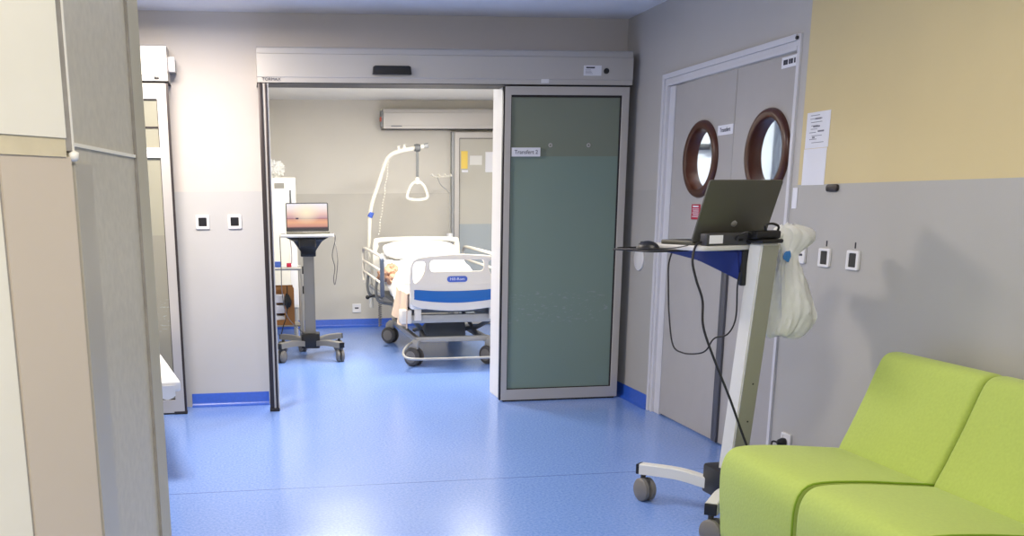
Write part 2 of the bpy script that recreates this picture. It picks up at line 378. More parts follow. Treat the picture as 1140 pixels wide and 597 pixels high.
# skirting
def skirt(name, x0, y0, x1, y1, nx, ny, h=.092):
    """coved skirting along a wall foot; (nx,ny) points into the room"""
    d = Vector((x1-x0, y1-y0, 0)); L = d.length; d.normalize(); n = Vector((nx, ny, 0))
    prof = [(0, 0), (.034, 0), (.034, .003), (.016, .012), (.007, .03), (.005, h-.004), (.003, h), (0, h)]
    b = MB(); mt = Matrix(((d.x, n.x, 0, x0), (d.y, n.y, 0, y0), (0, 0, 1, 0), (0, 0, 0, 1)))
    b.prism([(p, q) for p, q in prof], 0, L, 'X', mtx=mt)
    return struct(b.build(name, M['base'], smooth=True, angle=60))
skirt('baseboard_back', -.44, YB, .10, YB, 0, -1)
skirt('baseboard_back.001', 1.80, YB, XR-.034, YB, 0, -1)
skirt('baseboard_right', XR, YB, XR, YD1, -1, 0)
skirt('baseboard_right.001', XR, YD0-.01, XR, -2.0, -1, 0)
skirt('baseboard_ward', -.3, YW, 2.30, YW, 0, -1)

# ---- sliding door with its track posts
YD = 6.80
d1 = srt('door_1')
X0, X1, Z0, Z1 = 1.739, 2.603, .012, 2.146
fr = MB().flat([rrect(X0, Z0, X1, Z1, .004, 2), rrect(X0+.040, Z0+.075, X1-.048, Z1-.054, .003, 2)], YD, YD+.045, 'Y').build('leaf_frame', M['alu'], d1, smooth=False)
MB().box(X0+.036, YD+.018, Z0+.07, X1-.044, YD+.028, Z1-.05).build('glass_pane', M['glass'], d1, smooth=False)
MB().flat([rrect(X0+.038, Z0+.073, X1-.046, Z1-.052, .003, 2), rrect(X0+.046, Z0+.081, X1-.058, Z1-.068, .003, 2)], YD+.010, YD+.030, 'Y').build('gasket', M['dark'], d1, smooth=False)
MB().box(X0-.012, YD+.008, Z0, X0, YD+.04, Z1, .003).build('edge_seal', M['dark'], d1)
MB().box(X0+.02, YD+.004, 0, X1-.02, YD+.04, Z0).build('floor_brush', M['blackr'], d1, smooth=False)
sg = MB().box(1.789, YD-.002, 1.694, 1.987, YD+.019, 1.752).build('door_sign', M['paper'], d1, smooth=False); sg['label'] = 'small white sign on green glass'
MB().text('Transfert 2', .037, (1.888, YD-.003, 1.722), sx=.98).build('sign_lettering', M['ink'], sg, smooth=False)
for x in (2.062, 2.332): MB().lathe([(.007, 0), (.014, 0), (.014, -.004), (.007, -.004)], 'Y', (x, YD+.018, 1.768), 16, True).build('glass_fixing', M['alu'], d1)
# left post: dark bronze with a bright groove and a foot
p1 = MB().box(.103, 6.775, .02, .130, 6.835, 2.15, .002).box(.143, 6.775, .02, .158, 6.835, 2.15, .002).build('track_post', M['bronze'], d1)
MB().box(.130, 6.785, .02, .143, 6.83, 2.15).build('groove_strip', M['alu'], p1, smooth=False)
MB().box(.158, 6.79, .02, .168, 6.84, 2.15).build('edge_strip', M['lining'], p1, smooth=False)
MB().box(.100, 6.77, 0, .166, 6.84, .022, .003).build('post_foot', M['blackr'], p1)
# lining of the wall opening
MB().box(XJ-.014, YB-.14, 0, XJ, YF+.005, 2.218).build('side_lining', M['lining'], d1, smooth=False, bevel=.003)
MB().box(.125, YB-.02, 2.196, XJ-.014, YF+.005, 2.22).build('head_lining', M['lining'], d1, smooth=False)

def operator(name, label, x0, x1, y0, y1, z0, z1, m):
    t = thing(name, label, 'door operator', ((x0+x1)/2, (y0+y1)/2, z0))
    cx, cy = (x0+x1)/2, (y0+y1)/2
    prof = [(y0, z0), (y0-.0, z0+.03), (y0-.004, z0+.034), (y0-.004, z1-.045), (y0+.001, z1-.04), (y0+.004, z1-.01), (y0+.012, z1), (y1, z1), (y1, z0)]
    MB().prism([(a-cy, b-z0) for a, b in prof], x0-cx, x1-cx, 'X').build('casing', m, t, smooth=False)
    MB().box(x0-cx-.003, y0-cy+.002, -.004, x1-cx+.003, y1-cy, .0).build('lower_lip', M['dark'], t, smooth=False)
    return t, cx, cy
hd, hx, hy = operator('door_operator', 'long grey metal sliding door header with black motion sensor, above ward opening', .100, 2.615, 6.785, YB, 2.156, 2.374, M['alu'])
yf = 6.785-hy-.004
MB().prism([(-.125, .052), (-.12, .098), (-.108, .104), (.112, .104), (.124, .098), (.13, .052)], yf-.038, yf, 'Y', .004, 2).build('motion_sensor', M['black'], hd, loc=(.967-hx, 0, 0))
st = MB().box(2.268-hx, yf-.001, .058, 2.392-hx, yf, .123).build('sticker', M['paper'], hd, smooth=False)
MB().box(2.285-hx, yf-.002, .105, 2.345-hx, yf-.001, .114).build('heading', M['ink'], st, smooth=False)
b = MB()
for k in range(4): b.box(2.28-hx, yf-.002, .070+k*.008, 2.33-hx-.004*k, yf-.001, .072+k*.008)
b.build('small_print', M['inkg'], st, smooth=False)
MB().lathe([(.018, 0), (.018, -.012), (.012, -.014)], 'Y', (2.425-hx, yf, .088), 14).build('key_switch', M['black'], hd)
MB().box(1.975-hx, yf-.003, .008, 2.03-hx, yf, .034, .002).build('position_tab', M['plw'], hd)
MB().text('TORMAX', .026, (.190-hx, yf-.001, .018), sx=1.1).build('lettering', M['ink'], hd, smooth=False)

# ---- left sliding door, closed
d2 = srt('door_2')
LX0, LX1 = -1.62, -.479
MB().flat([rrect(LX0, .012, LX1, 2.146, .004, 2), rrect(LX0+.05, .10, LX1-.058, 2.052, .003, 2)], YD, YD+.045, 'Y').build('leaf_frame', M['alu'], d2, smooth=False)
MB().box(LX0+.046, YD+.018, .096, LX1-.054, YD+.028, 2.056).build('glass_pane', M['glassl'], d2, smooth=False)
MB().flat([rrect(LX0+.048, .098, LX1-.056, 2.054, .003, 2), rrect(LX0+.056, .106, LX1-.062, 2.044, .003, 2)], YD+.010, YD+.030, 'Y').build('gasket', M['dark'], d2, smooth=False)
MB().box(LX0+.05, YD+.012, 1.874, LX1-.06, YD+.018, 1.884).build('glazing_line', M['bronze'], d2, smooth=False)
MB().box(LX1, YD+.004, .01, LX1+.014, YD+.05, 2.146).build('edge_seal', M['bronze'], d2, smooth=False)
MB().box(LX1-.07, YD-.004, 0, LX1+.016, YD+.05, .02, .003).build('floor_guide', M['blackr'], d2)
MB().box(LX0+.02, YD+.004, 0, LX1-.07, YD+.04, .012).build('floor_brush', M['blackr'], d2, smooth=False)
sg = MB().box(-.655, YD-.002, 1.692, -.537, YD+.019, 1.752).build('door_sign', M['paper'], d2, smooth=False); sg['label'] = 'small white sign on olive glass'
MB().text('Box', .018, (-.628, YD-.003, 1.737)).text('Transfert', .018, (-.597, YD-.003, 1.712)).build('sign_lettering', M['inkg'], sg, smooth=False)
hl, lx, ly = operator('door_operator', 'short-looking grey metal door header at far left, partly behind the pillar', -2.6, -.462, 6.785, YB, 2.160, 2.376, M['alu'])
MB().box(-.545-lx, 6.778-ly, .008, -.515-lx, 6.784-ly, .024, .001).build('position_tab', M['black'], hl)
MB().lathe([(.012, 0), (.012, -.008)], 'Y', (-.60-lx, 6.782-ly, .12), 12).build('screw_cap', M['plw'], hl)
t = thing('wall_sensor', 'small white plastic box on wall beside the far left header', 'sensor', (-.44, 6.92, 2.27))
MB().box(-.022, -.05, -.045, .022, 0, .045, .004).build('cover', M['plw'], t); MB().box(-.022, 0, -.04, .02, .128, .04).build('bracket', M['alud'], t, smooth=False)

# ---- double door in the right wall
d3 = srt('door_3')
# architrave: stepped profile as a flat frame ring facing -X
def ring(y0, y1, z1, w, x0, x1, name, m, par):
    return MB().flat([[(y0, 0), (y1, 0), (y1, z1), (y0, z1)][::1], ], x0, x1, 'X')
b = MB()
for (a0, a1, w, xa) in ((0, .030, 0, XR-.022), (.030, .055, 0, XR-.010), (.055, .075, 0, XR-.016)):
    b.box(xa, YD1-a1, 0, XR+.06, YD1-a0, ZD-a0); b.box(xa, YD0+.026, ZD-a1, XR+.06, YD1-a1, ZD-a0)
b.box(XR-.012, YD0, 0, XR+.06, YD0+.026, ZD).build('door_frame', M['frame'], d3, smooth=False, bevel=.002)
LY0, LYM, LY1, LZ = YD0+.030, 5.385, YD1-.17, ZD-.079
MB().box(XR+.004, LY1+.008, 0, XR+.05, YD1-.075, LZ).build('side_jamb', M['frame'], d3, smooth=False)
MB().box(XR+.02, LY1-.004, 0, XR+.05, LY1+.008, LZ).build('hinge_gap', M['dark'], d3, smooth=False)
def leaf(ya, yb, pc):
    lf = MB().flat([[(ya, .012), (yb, .012), (yb, LZ-.004), (ya, LZ-.004)], circ(pc, 1.632, .180)], XR+.002, XR+.056, 'X').build('door_leaf', M['leaf'], d3, smooth=False)
    prof = [(.172, .060), (.172, -.010), (.176, -.018), (.186, -.022), (.206, -.022), (.217, -.016), (.222, -.004), (.222, .012), (.18, .013), (.18, .060)]
    MB().lathe(prof, 'X', (XR+.000, pc, 1.632), 56, True).build('porthole_frame', M['wood'], lf)
    MB().lathe([(.176, .048), (.176, .054)], 'X', (XR+.01, pc, 1.632), 40).build('porthole_glass', M['clear'], lf)
    return lf
lf_far = leaf(LYM+.004, LY1-.005, 5.775)
lf_near = leaf(LY0, LYM-.004, 4.995)
MB().box(XR+.028, LYM-.004, .02, XR+.05, LYM+.004, LZ).build('meeting_seal', M['dark'], d3, smooth=False)
MB().box(XR-.014, LYM-.055, .012, XR+.003, LYM+.008, 1.28, .003).build('cover_strip', M['strip'], d3)
s = MB().box(XR-.001, 5.385+.008, 1.752, XR+.002, 5.575, 1.806).build('door_sign', M['paper'], lf_far, smooth=False)
MB().text('Transfert', .034, (XR-.002, 5.485, 1.779), 'XM').build('sign_lettering', M['ink'], s, smooth=False)
s = MB().box(XR-.001, 5.745, 1.283, XR+.002, 5.862, 1.372).build('warning_sign', M['red'], lf_far, smooth=False); s['label'] = 'small red warning sign'
b = MB()
for k in range(5): b.box(XR-.003, 5.76, 1.298+k*.011, XR-.001, 5.845-.008*(k % 2), 1.302+k*.011)
b.box(XR-.003, 5.765, 1.355, XR-.001, 5.84, 1.364).build('sign_print', M['paper'], s, smooth=False)
s = MB().box(XR-.002, LY0+.008, 2.03, XR+.002, LY0+.15, 2.082).build('door_number_label', M['paper'], lf_near, smooth=False)
b = MB()
for k, w in enumerate((.01, .018, .012, .02, .014)): b.box(XR-.004, LY0+.02+k*.024, 2.045, XR-.002, LY0+.02+k*.024+w, 2.068)
b.build('label_print', M['ink'], s, smooth=False)
MB().lathe([(.008, 0), (.008, -.01)], 'X', (XR-.014, YD0+.022, ZD-.018), 12).build('frame_screw', M['black'], d3)

# ------------------------------------------------------------------ near pillar at the left (built wall end)
wl = srt('wall_left')
A = [Vector((-.299, 1.341)), Vector((-.231, 1.437)), Vector((-.186, 1.808)), Vector((-.176, 1.884))]
dA = (A[1]-A[0]).normalized(); nA = Vector((dA.y, -dA.x)); dB = (A[2]-A[1]).normalized(); nB = Vector((dB.y, -dB.x))
far = A[0]-dA*.62
v = lambda p: (p.x, p.y)
core = [v(A[1]), v(A[2]), v(A[3]), (-.55, 2.02), (-1.1, 1.5), v(far)]
MB().prism(core, 0, ZC, 'Z').build('laminate_face', M['lam'], wl, smooth=False)
Q = lambda along, out, base, d, n: v(base+d*along+n*out)
# upper plaster field with its ragged lower border
L = (A[1]-far).length
def along_A(a0, a1, o0, o1): return [Q(a0, o0, A[1], dA, nA), Q(a1, o0, A[1], dA, nA), Q(a1, o1, A[1], dA, nA), Q(a0, o1, A[1], dA, nA)]
MB().prism(along_A(-L, -.016, 0, .010), 1.486, ZC, 'Z').build('plaster_field', M['plaster'], wl, smooth=False)
MB().prism(along_A(-L, -.016, 0, .008), 1.462, 1.486, 'Z').build('dado_edge', M['dirt'], wl, smooth=False)
MB().prism(along_A(-L, -.130, .0, .004), 0, 1.462, 'Z').build('plaster_base', M['plaster'], wl, smooth=False)
MB().prism(along_A(-.126, -.006, 0, .006), 0, 1.462, 'Z').build('protection_board', M['board'], wl, smooth=False)
MB().prism(along_A(-.132, -.126, 0, .003), 0, 1.462, 'Z').build('board_groove', M['chip'], wl, smooth=False)
MB().prism(along_A(-.018, -.004, 0, .007), 1.47, ZC, 'Z').build('mortar_joint', M['chip'], wl, smooth=False)
MB().tube([(A[1].x, A[1].y, 1.47), (A[1].x, A[1].y, ZC)], .0055, 10).build('corner_bead', M['bead'], wl)
MB().blob((A[1].x+.003, A[1].y-.002, 1.464), .008, .2, 2, seed=2).build('bead_end', M['bead'], wl)
def along_B(a0, a1, o0, o1): return [Q(a0, o0, A[1], dB, nB), Q(a1, o0, A[1], dB, nB), Q(a1, o1, A[1], dB, nB), Q(a0, o1, A[1], dB, nB)]
MB().prism(along_B(0, .372, 0, .003), 1.477, 1.482, 'Z').build('dado_line', M['bead'], wl, smooth=False)
MB().prism(along_B(0.002, .085, 0, .004), 0, 1.455, 'Z').build('corner_guard', M['steel'], wl, smooth=False)
dC = (A[3]-A[2]).normalized(); nC = Vector((dC.y, -dC.x))
cs = [v(A[2]+nC*.004), v(A[3]+nC*.004), v(A[3]-nC*.01), v(A[2]-nC*.01)]
MB().prism(cs, 0, ZC, 'Z').build('edge_strip', M['lams'], wl, smooth=False)
cs = [v(A[2]-dB*.004+nB*.0045), v(A[2]+nB*.0045), v(A[2]-nB*.01), v(A[2]-dB*.004-nB*.01)]
MB().prism(cs, 0, ZC, 'Z').build('edge_bead', M['chip'], wl, smooth=False)

# ------------------------------------------------------------------ lamps (ceiling panels above the frame)
def ceiling_light(x, y, z, watts, colour, label, group):
    t = thing('ceiling_light', label, 'ceiling light', (x, y, z), 0, group)
    MB().flat([rrect(-.30, -.30, .30, .30, .01, 2), rrect(-.27, -.27, .27, .27, .005, 2)], -.03, 0, 'Z').build('rim', M['plw'], t, smooth=False)
    MB().box(-.265, -.265, -.075, .265, .265, -.008, .01).build('diffuser', M['emis'], t, smooth=False)
    ld = bpy.data.lights.new('ceiling_lamp', 'AREA'); ld.shape = 'SQUARE'; ld.size = .52; ld.energy = watts; ld.color = colour
    lo = bpy.data.objects.new('lamp', ld); COL.objects.link(lo); lo.parent = t; lo.location = (0, 0, -.08)
HL = ['before the switches on the back wall', 'before the nearer green seat', 'beside the pillar, behind the camera', 'above the camera, added to brighten the pillar']
for (x, y, w, c), wh in zip(HALL_LIGHTS, HL): ceiling_light(x, y, ZC, w, c, 'square ceiling light panel '+wh, 'hall ceiling lights')
for (x, y, w, c), wh in zip(WARD_LIGHTS, ('above the ward cart', 'above the foot of the hospital bed')): ceiling_light(x, y, ZW, w, c, 'square ceiling light panel '+wh, 'ward ceiling lights')
ceiling_light(3.5, 5.6, ZC, 80, (.93, .97, 1), 'square recessed ceiling light panel in the corridor behind the double doors', 'corridor ceiling lights')

# ------------------------------------------------------------------ green seats
def seat_unit(ya, yb, label):
    cx, cy = 2.2, (ya+yb)/2; h = (ya-yb)/2-.004
    t = thing('lounge_seat', label, 'seat', (cx, cy, 0), 0)
    seat = smooth2([(1.868, .035), (1.842, .16), (1.832, .28), (1.836, .37), (1.866, .425), (1.93, .442), (2.08, .438), (2.24, .424), (2.345, .414), (2.39, .40), (2.42, .34), (2.42, .12), (2.40, .035), (2.2, .03), (2.0, .03)], 5)
    def bulge(b, amt):
        for vv in b.bm.verts: pass
    MB().prism([(a-cx, z) for a, z in seat], -h, h, 'Y', .022, 4).build('seat', M['green'], t, angle=60)
    back = smooth2([(2.335, .40), (2.375, .50), (2.425, .62), (2.468, .735), (2.492, .783), (2.525, .800), (2.572, .797), (2.600, .77), (2.612, .68), (2.618, .40), (2.615, .06), (2.52, .05), (2.43, .06), (2.425, .30), (2.38, .37)], 5)
    MB().prism([(a-cx, z) for a, z in back], -h, h, 'Y', .022, 4).build('backrest', M['green'], t, angle=60)
    for sx, sy in ((-.28, -1), (-.28, 1), (.34, -1), (.34, 1)): MB().lathe([(.022, 0), (.022, .02), (.018, .04)], 'Z', (sx, sy*(h-.08), 0), 14).build('foot', M['black'], t)
    e = -1
    for sy in (-1,): MB().tube([(p[0]-cx, sy*(h-.001), p[1]) for p in seat[5:42:2]], .004, 6).build('piping', M['greend'], t)
    return t
seat_unit(3.632, 3.055, 'lime green upholstered lounge seat beside the laptop cart, farther of the two')
seat_unit(3.052, 2.475, 'lime green upholstered lounge seat at the right edge, nearer of the two')

# ------------------------------------------------------------------ laptop carts
def caster(par, x, y, rot, wheel_m, r=.055, zt=.13):
    mt = Matrix.Translation((x, y, 0)) @ Matrix.Rotation(rot, 4, 'Z')
    b = MB()
    for s_ in (-1, 1): b.lathe([(r-.012, .004*s_), (r, .010*s_), (r, .026*s_), (r-.008, .033*s_), (.010, .035*s_)], 'X', (0, .018, r), 24, mtx=mt)
    b.build('caster_wheel', wheel_m, par)
    MB().prism([(-.010, r*1.1), (.0, r*1.75), (.02, r*2.08), (.045, r*1.9), (.058, r*1.2), (.050, r*1.0), (.02, r*.9)], -.011, .011, 'X', .003, 2, mtx=mt).lathe([(.012, r*1.9), (.012, zt)], 'Z', (0, 0, 0), 12, mtx=mt).build('caster_fork', M['tyred'], par)
def cart(label, loc, rz, upper_rot, top_z, lean, colw, cold, colm, facem, legm, bracket_m, near, tw=.29, bdep=.135):
    t = thing('laptop_cart', label, 'laptop cart', loc, rz)
    hz = .15
    MB().prism(rrect(-.085, -.115, .085, .115, .03), hz-.055, hz+.075, 'Z', .008, 2).build('hub', M['black'], t)
    for k, (sx, sy) in enumerate(((1, -1), (1, 1), (-1, -1), (-1, 1))):
        ex, ey = sx*.268, sy*.325; a = math.atan2(ey, ex)
        d = Vector((ex, ey, 0)).normalized(); n = Vector((-d.y, d.x, 0))
        path = [Vector((sx*.06, sy*.085, hz-.012)), Vector((ex, ey, hz+.004)) *.45+Vector((sx*.06, sy*.085, hz-.012))*.55+Vector((0, 0, .012)), Vector((ex, ey, hz+.004))+d*.012]
        b = bmesh.new(); rows = []
        for p in smooth_path(path, 6):
            rows.append([b.verts.new(p+n*u*.026+Vector((0, 0, w))) for u, w in ((-1, -.026), (1, -.026), (1, .020), (.8, .024), (-.8, .024), (-1, .020))])
        for i in range(len(rows)-1):
            for q in range(6): b.faces.new((rows[i][q], rows[i][(q+1) % 6], rows[i+1][(q+1) % 6], rows[i+1][q]))
        b.faces.new(rows[0][::-1]); b.faces.new(rows[-1]); bmesh.ops.recalc_face_normals(b, faces=b.faces)
        mb = MB(); mb._add(b); lg = mb.build('leg', legm, t, angle=35)
        e = Vector((ex, ey, hz+.004))+d*.012
        MB().prism([(-.025, -.026), (-.025, .022), (.025, .022), (.025, -.026)], 0, .018, 'X', .006, 2, mtx=Matrix.Translation(e) @ Matrix.Rotation(a, 4, 'Z')).build('end_cap', M['black'], lg)
        caster(lg, ex, ey, [pi*.05, pi*.12, -.4, .3][k], M['tyre'])
    U = Matrix.Rotation(upper_rot, 4, 'Z')
    # leaning column: pale shell, its shaded side painted on a thin sheet
    b = bmesh.new(); z0, z1 = .17, top_z+.03
    hw, hd2 = colw/2, cold/2
    ring_ = [(-hw, -hd2), (hw, -hd2), (hw, hd2), (-hw, hd2)]
    Lo = [b.verts.new((x, y, z0)) for x, y in ring_]; Hi = [b.verts.new((x, y+lean, z1)) for x, y in ring_]
    for i in range(4): b.faces.new((Lo[i], Lo[(i+1) % 4], Hi[(i+1) % 4], Hi[i]))
    b.faces.new(Lo[::-1]); b.faces.new(Hi); bmesh.ops.recalc_face_normals(b, faces=b.faces)
    bmesh.ops.bevel(b, geom=b.edges[:], offset=.006, segments=2, affect='EDGES')
    m_ = MB(); m_._add(b, U); col = m_.build('column', colm, t, angle=35)
    # thin sheet on the rear face, shade painted in as a darker grey
    b = bmesh.new(); e = .0015
    f_ = hd2+e
    Lo = [(-hw+.006, f_, z0+.05), (hw-.006, f_, z0+.05)]; Hi = [(hw-.006, f_+lean, z1-.01), (-hw+.006, f_+lean, z1-.01)]
    k0 = .05*lean/(z1-z0); Lo = [(x, y+k0, z) for x, y, z in Lo]
    vs = [b.verts.new(p) for p in Lo+Hi]; vs2 = [b.verts.new((p[0], p[1]-.004, p[2])) for p in Lo+Hi]
    b.faces.new(vs); b.faces.new(vs2[::-1])
    for i in range(4): b.faces.new((vs[i], vs[(i+1) % 4], vs2[(i+1) % 4], vs2[i]))
    bmesh.ops.recalc_face_normals(b, faces=b.faces)
    m_ = MB(); m_._add(b, U); m_.build('shaded_side', facem, col, smooth=False)
    for zz in (.45, .62):
        yy = f_+lean*(zz-z0)/(z1-z0)
        MB().lathe([(.004, yy), (.004, yy+.002)], 'Y', (-.01, 0, zz), 8, mtx=U).build('screw', M['black'], col)
    MB().box(-hw-.008, -hd2+lean-.012, z1-.001, hw+.012, hd2+lean+.012, z1+.016, .006, mtx=U).build('column_cap', M['black'], t)
    # table top and the wedge bracket below it
    D = lean
    top = MB().prism(rrect(-(.15 if near else tw), D-.46, tw, D-cold/2-.006, .03), top_z, top_z+.022, 'Z', .005, 2, mtx=U).build('table_top', M['desk'], t)
    b = bmesh.new()
    sec = [(D-.40, .23, .05), (D-.02, .07, .17)]
    rows = []
    for yy, w, dep in ((D-.40, tw*.83, .022), (D-.24, tw*.69, .05), (D-.12, tw*.42, bdep*.78), (D-.052, tw*.3, bdep)):
        rows.append([b.verts.new(q) for q in ((-w, yy, top_z), (w, yy, top_z), (w*.74, yy, top_z-dep), (-w*.74, yy, top_z-dep))])
    for i in range(3):
        for q in range(4): b.faces.new((rows[i][q], rows[i][(q+1) % 4], rows[i+1][(q+1) % 4], rows[i+1][q]))
    b.faces.new(rows[0]); b.faces.new(rows[-1][::-1]); bmesh.ops.recalc_face_normals(b, faces=b.faces)
    bmesh.ops.bevel(b, geom=b.edges[:], offset=.008, segments=2, affect='EDGES')
    m_ = MB(); m_._add(b, U); m_.build('bracket', bracket_m, t, angle=35)
    MB().box(-.07, D-.065, top_z-bdep-.015, .07, D-cold/2-.002, top_z-.001, .008, mtx=U).build('bracket_mount', M['black'], t)
    if near: MB().prism(rrect(.21, D-.50, .42, D-.20, .03), top_z-.008, top_z-.001, 'Z', .002, 2, mtx=U).build('mouse_tray', M['black'], t)
    else: MB().prism(rrect(-.075, D-.43, .075, D-.30, .02), top_z-.09, top_z-.01, 'Z', .01, 2, mtx=U).build('height_handle', M['black'], t)
    return t, U

def laptop(label, loc, rz, w, dpt, lid_h, lid_angle, lit, cat='laptop'):
    """base runs to -y, hinge along x at the origin, lid leans back by lid_angle from vertical"""
    t = thing('laptop', label, cat, loc, rz)
    MB().prism(rrect(-w/2, -dpt, w/2, .0, .014), 0, .018, 'Z', .004, 2).build('base', M['silver'], t)
    b = MB()
    for r_ in range(5):
        for c_ in range(13): b.box(-w*.42+c_*w*.065, -.035-r_*.021-.016, .018, -w*.42+c_*w*.065+w*.056, -.035-r_*.021, .0195)
    b.build('keyboard', M['key'], t, smooth=False); MB().box(-.05, -dpt+.010, .0178, .05, -dpt+.05, .0186).build('touchpad', M['alud'], t, smooth=False)
    R = Matrix.Translation((0, .002, .016)) @ Matrix.Rotation(-lid_angle, 4, 'X')
    ld = MB().flat([rrect(-w/2, 0, w/2, lid_h, .012)], -.004, .004, 'Y', .002)
    bmesh.ops.transform(ld.bm, matrix=R, verts=ld.bm.verts); lid = ld.build('lid', M['silver'], t)
    b = MB().flat([rrect(-w/2+.001, .001, w/2-.001, lid_h-.001, .011), rrect(-w/2+.010, .018, w/2-.010, lid_h-.010, .004)], -.0052, -.0035, 'Y')
    bmesh.ops.transform(b.bm, matrix=R, verts=b.bm.verts); b.build('bezel', M['black'], lid, smooth=False)
    sw, sh = w-.02, lid_h-.028
    b = MB().box(-sw/2, -.0046, 0, sw/2, -.004, sh)
    sc = b.build('screen', screen_mat(0, 1, 0, 1) if lit else M['black'], lid, smooth=False)
    sc.matrix_local = R @ Matrix.Translation((0, 0, .018))
    MB().tube([(-w*.36, .004, .015), (w*.36, .004, .015)], .008, 10).build('hinge', M['black'], t)
    return t, R, lid
# near cart, its back towards the camera
NC = (2.105, 4.05, 0); NT = 1.192; LEAN = .10; UR = math.radians(12)
cartA, U = cart('white laptop cart with leaning column next to green seats, seen from behind', NC, math.radians(183), UR, NT, LEAN, .095, .078, M['cartw'], M['carts'], M['cartw'], M['cartb'], True)
WA = Matrix.Translation(NC) @ Matrix.Rotation(math.radians(183), 4, 'Z') @ U
def onA(x, y, z=0): return tuple(WA @ Vector((x, y+LEAN, z)))
rzA = math.radians(183)+UR
TOPA = NT+.022
t = thing('docking_station', 'dark docking station with white label behind the rear-facing laptop on near cart', 'docking station', onA(.10, -.072, TOPA), rzA)
MB().prism(rrect(-.135, -.014, .172, .03, .012), 0, .050, 'Z', .006, 2).build('body', M['key'], t)
lb = MB().box(.085, .0295, .008, .155, .0312, .042).build('white_label', M['paper'], t, smooth=False)
for x in (-.11, -.07, -.02): MB().box(x, .029, .016, x+.022, .0315, .026).build('port', M['black'], t, smooth=False)
lapA, RA, lidA = laptop('silver grey laptop seen from behind, lid tilted back, on near cart', onA(.095, -.115, TOPA+.0005), rzA, .385, .205, .262, math.radians(20), False)
b = MB().blob((0, .0045, .075), .014, .15, 2, (1.1, .25, 1), 3); bmesh.ops.transform(b.bm, matrix=RA, verts=b.bm.verts); b.build('lid_emblem', M['cartg'], lidA)
t = thing('power_adapter', 'black adapter block behind the rear-facing laptop on near cart', 'power adapter', onA(-.005, .0, NT+.0465), rzA)
MB().box(-.055, -.03, 0, .075, .03, .034, .008).build('body', M['black'], t); MB().tube(smooth_path([(.07, .0, .02), (.10, .0, .03), (.125, -.03, .012), (.11, -.06, -.022)], 6), .004, 6).build('lead', M['cable'], t)
b = MB().tube(smooth_path([(.02, .02, .03), (.035, .03, .055), (.0, .03, .062), (-.035, .03, .05), (-.04, .02, .03)], 6), .005, 6).build('adapter_lead', M['cable'], t)
t = thing('computer_mouse', 'black computer mouse on the side tray of near cart', 'mouse', onA(.335, -.34, NT-.0005), rzA+.3)
b = MB(); b.blob((0, 0, 0), 1, 0, 3, (.034, .058, .036))
for q in b.bm.verts: q.co.z = max(q.co.z, 0)
b.build('shell', M['black'], t); MB().lathe([(.007, -.004), (.007, .004)], 'X', (0, -.032, .026), 12).build('scroll_wheel', M['key'], t)
tag(rooted(MB().tube(smooth_path([onA(.32, -.41, NT+.005), onA(.30, -.46, NT+.003), onA(.38, -.49, NT+.002), onA(.425, -.40, NT+.0), onA(.405, -.27, NT+.005), onA(.33, -.16, NT+.012), onA(.26, -.12, TOPA+.008)], 8), .0025, 6).build('mouse_cable', M['cable']), onA(.32, -.41, NT)), 'thin black mouse lead looping around the cart side tray', 'cable')

# ------------------------------------------------------------------ everything below is placed with world coordinates

def cable(name, pts, m, label, r=.004, n=8):
    o = MB().tube(smooth_path(pts, n), r, 7).build(name, m); rooted(o, pts[0]); return tag(o, label, 'cable')
cable('power_cable', [(1.885, 3.96, 1.224), (1.83, 3.945, 1.222), (1.801, 3.918, 1.157), (1.817, 3.906, 1.077), (1.844, 3.894, 0.993), (1.850, 3.882, 0.883), (1.909, 3.870, 0.732), (1.978, 3.858, 0.579), (2.050, 3.846, 0.404), (2.12, 3.80, .22), (2.24, 3.76, .08), (2.40, 3.90, .03), (2.52, 4.25, .03), (2.575, 4.52, .10), (2.60, 4.60, .185), (2.625, 4.59, .194)], M['cable'], 'black power cable hanging from near cart across its column to the wall socket', .0052)
cable('power_cable', [(1.868, 4.27, 1.186), (1.854, 4.275, 1.12), (1.847, 4.250, 1.027), (1.845, 4.220, 0.898), (1.857, 4.190, 0.769), (1.892, 4.160, 0.736), (1.946, 4.130, 0.735), (1.973, 4.100, 0.754), (1.992, 4.070, 0.809), (2.038, 4.040, 0.831), (2.055, 4.010, 0.904), (2.037, 3.980, 1.045), (2.034, 3.960, 1.10)], M['cable'], 'thin dark cable looped below near cart between table edge and bracket', .0036)

# plastic bag on the cart
def bag(name, label, c, prof, m, seed=1, rz=0):
    """thin plastic sack: radii along its height, creased by noise"""
    from mathutils import noise
    b = bmesh.new(); rows = []; n = 72
    P0 = smooth_path([(z, rx, ry) for z, rx, ry, dx in prof], 5); P1 = smooth_path([(dx, z, 0) for z, rx, ry, dx in prof], 5)
    for p, q in zip(P0, P1):
        z, rx, ry, dx = p.x, p.y, p.z, q.x; row = []
        for k in range(n):
            a = 2*pi*k/n; ca, sa = math.cos(a), math.sin(a)
            f = 1+.30*noise.noise(Vector((ca*1.6, sa*1.6+seed, z*5)))+.20*abs(noise.noise(Vector((ca*4, sa*4+seed*2, z*7))))+.10*noise.noise(Vector((ca*9, sa*9, z*26)))
            row.append(b.verts.new((dx+rx*f*ca, ry*f*sa, z+.022*noise.noise(Vector((ca*2.2, sa*2.2, seed+z*6))))))
        rows.append(row)
    for i in range(len(rows)-1):
        for k in range(n): b.faces.new((rows[i][k], rows[i][(k+1) % n], rows[i+1][(k+1) % n], rows[i+1][k]))
    b.faces.new(rows[0]); b.faces.new(rows[-1]); bmesh.ops.recalc_face_normals(b, faces=b.faces)
    t = thing(name, label, 'bag', c, rz); q = MB(); q._add(b); q.build('sack', m, t, angle=48); return t
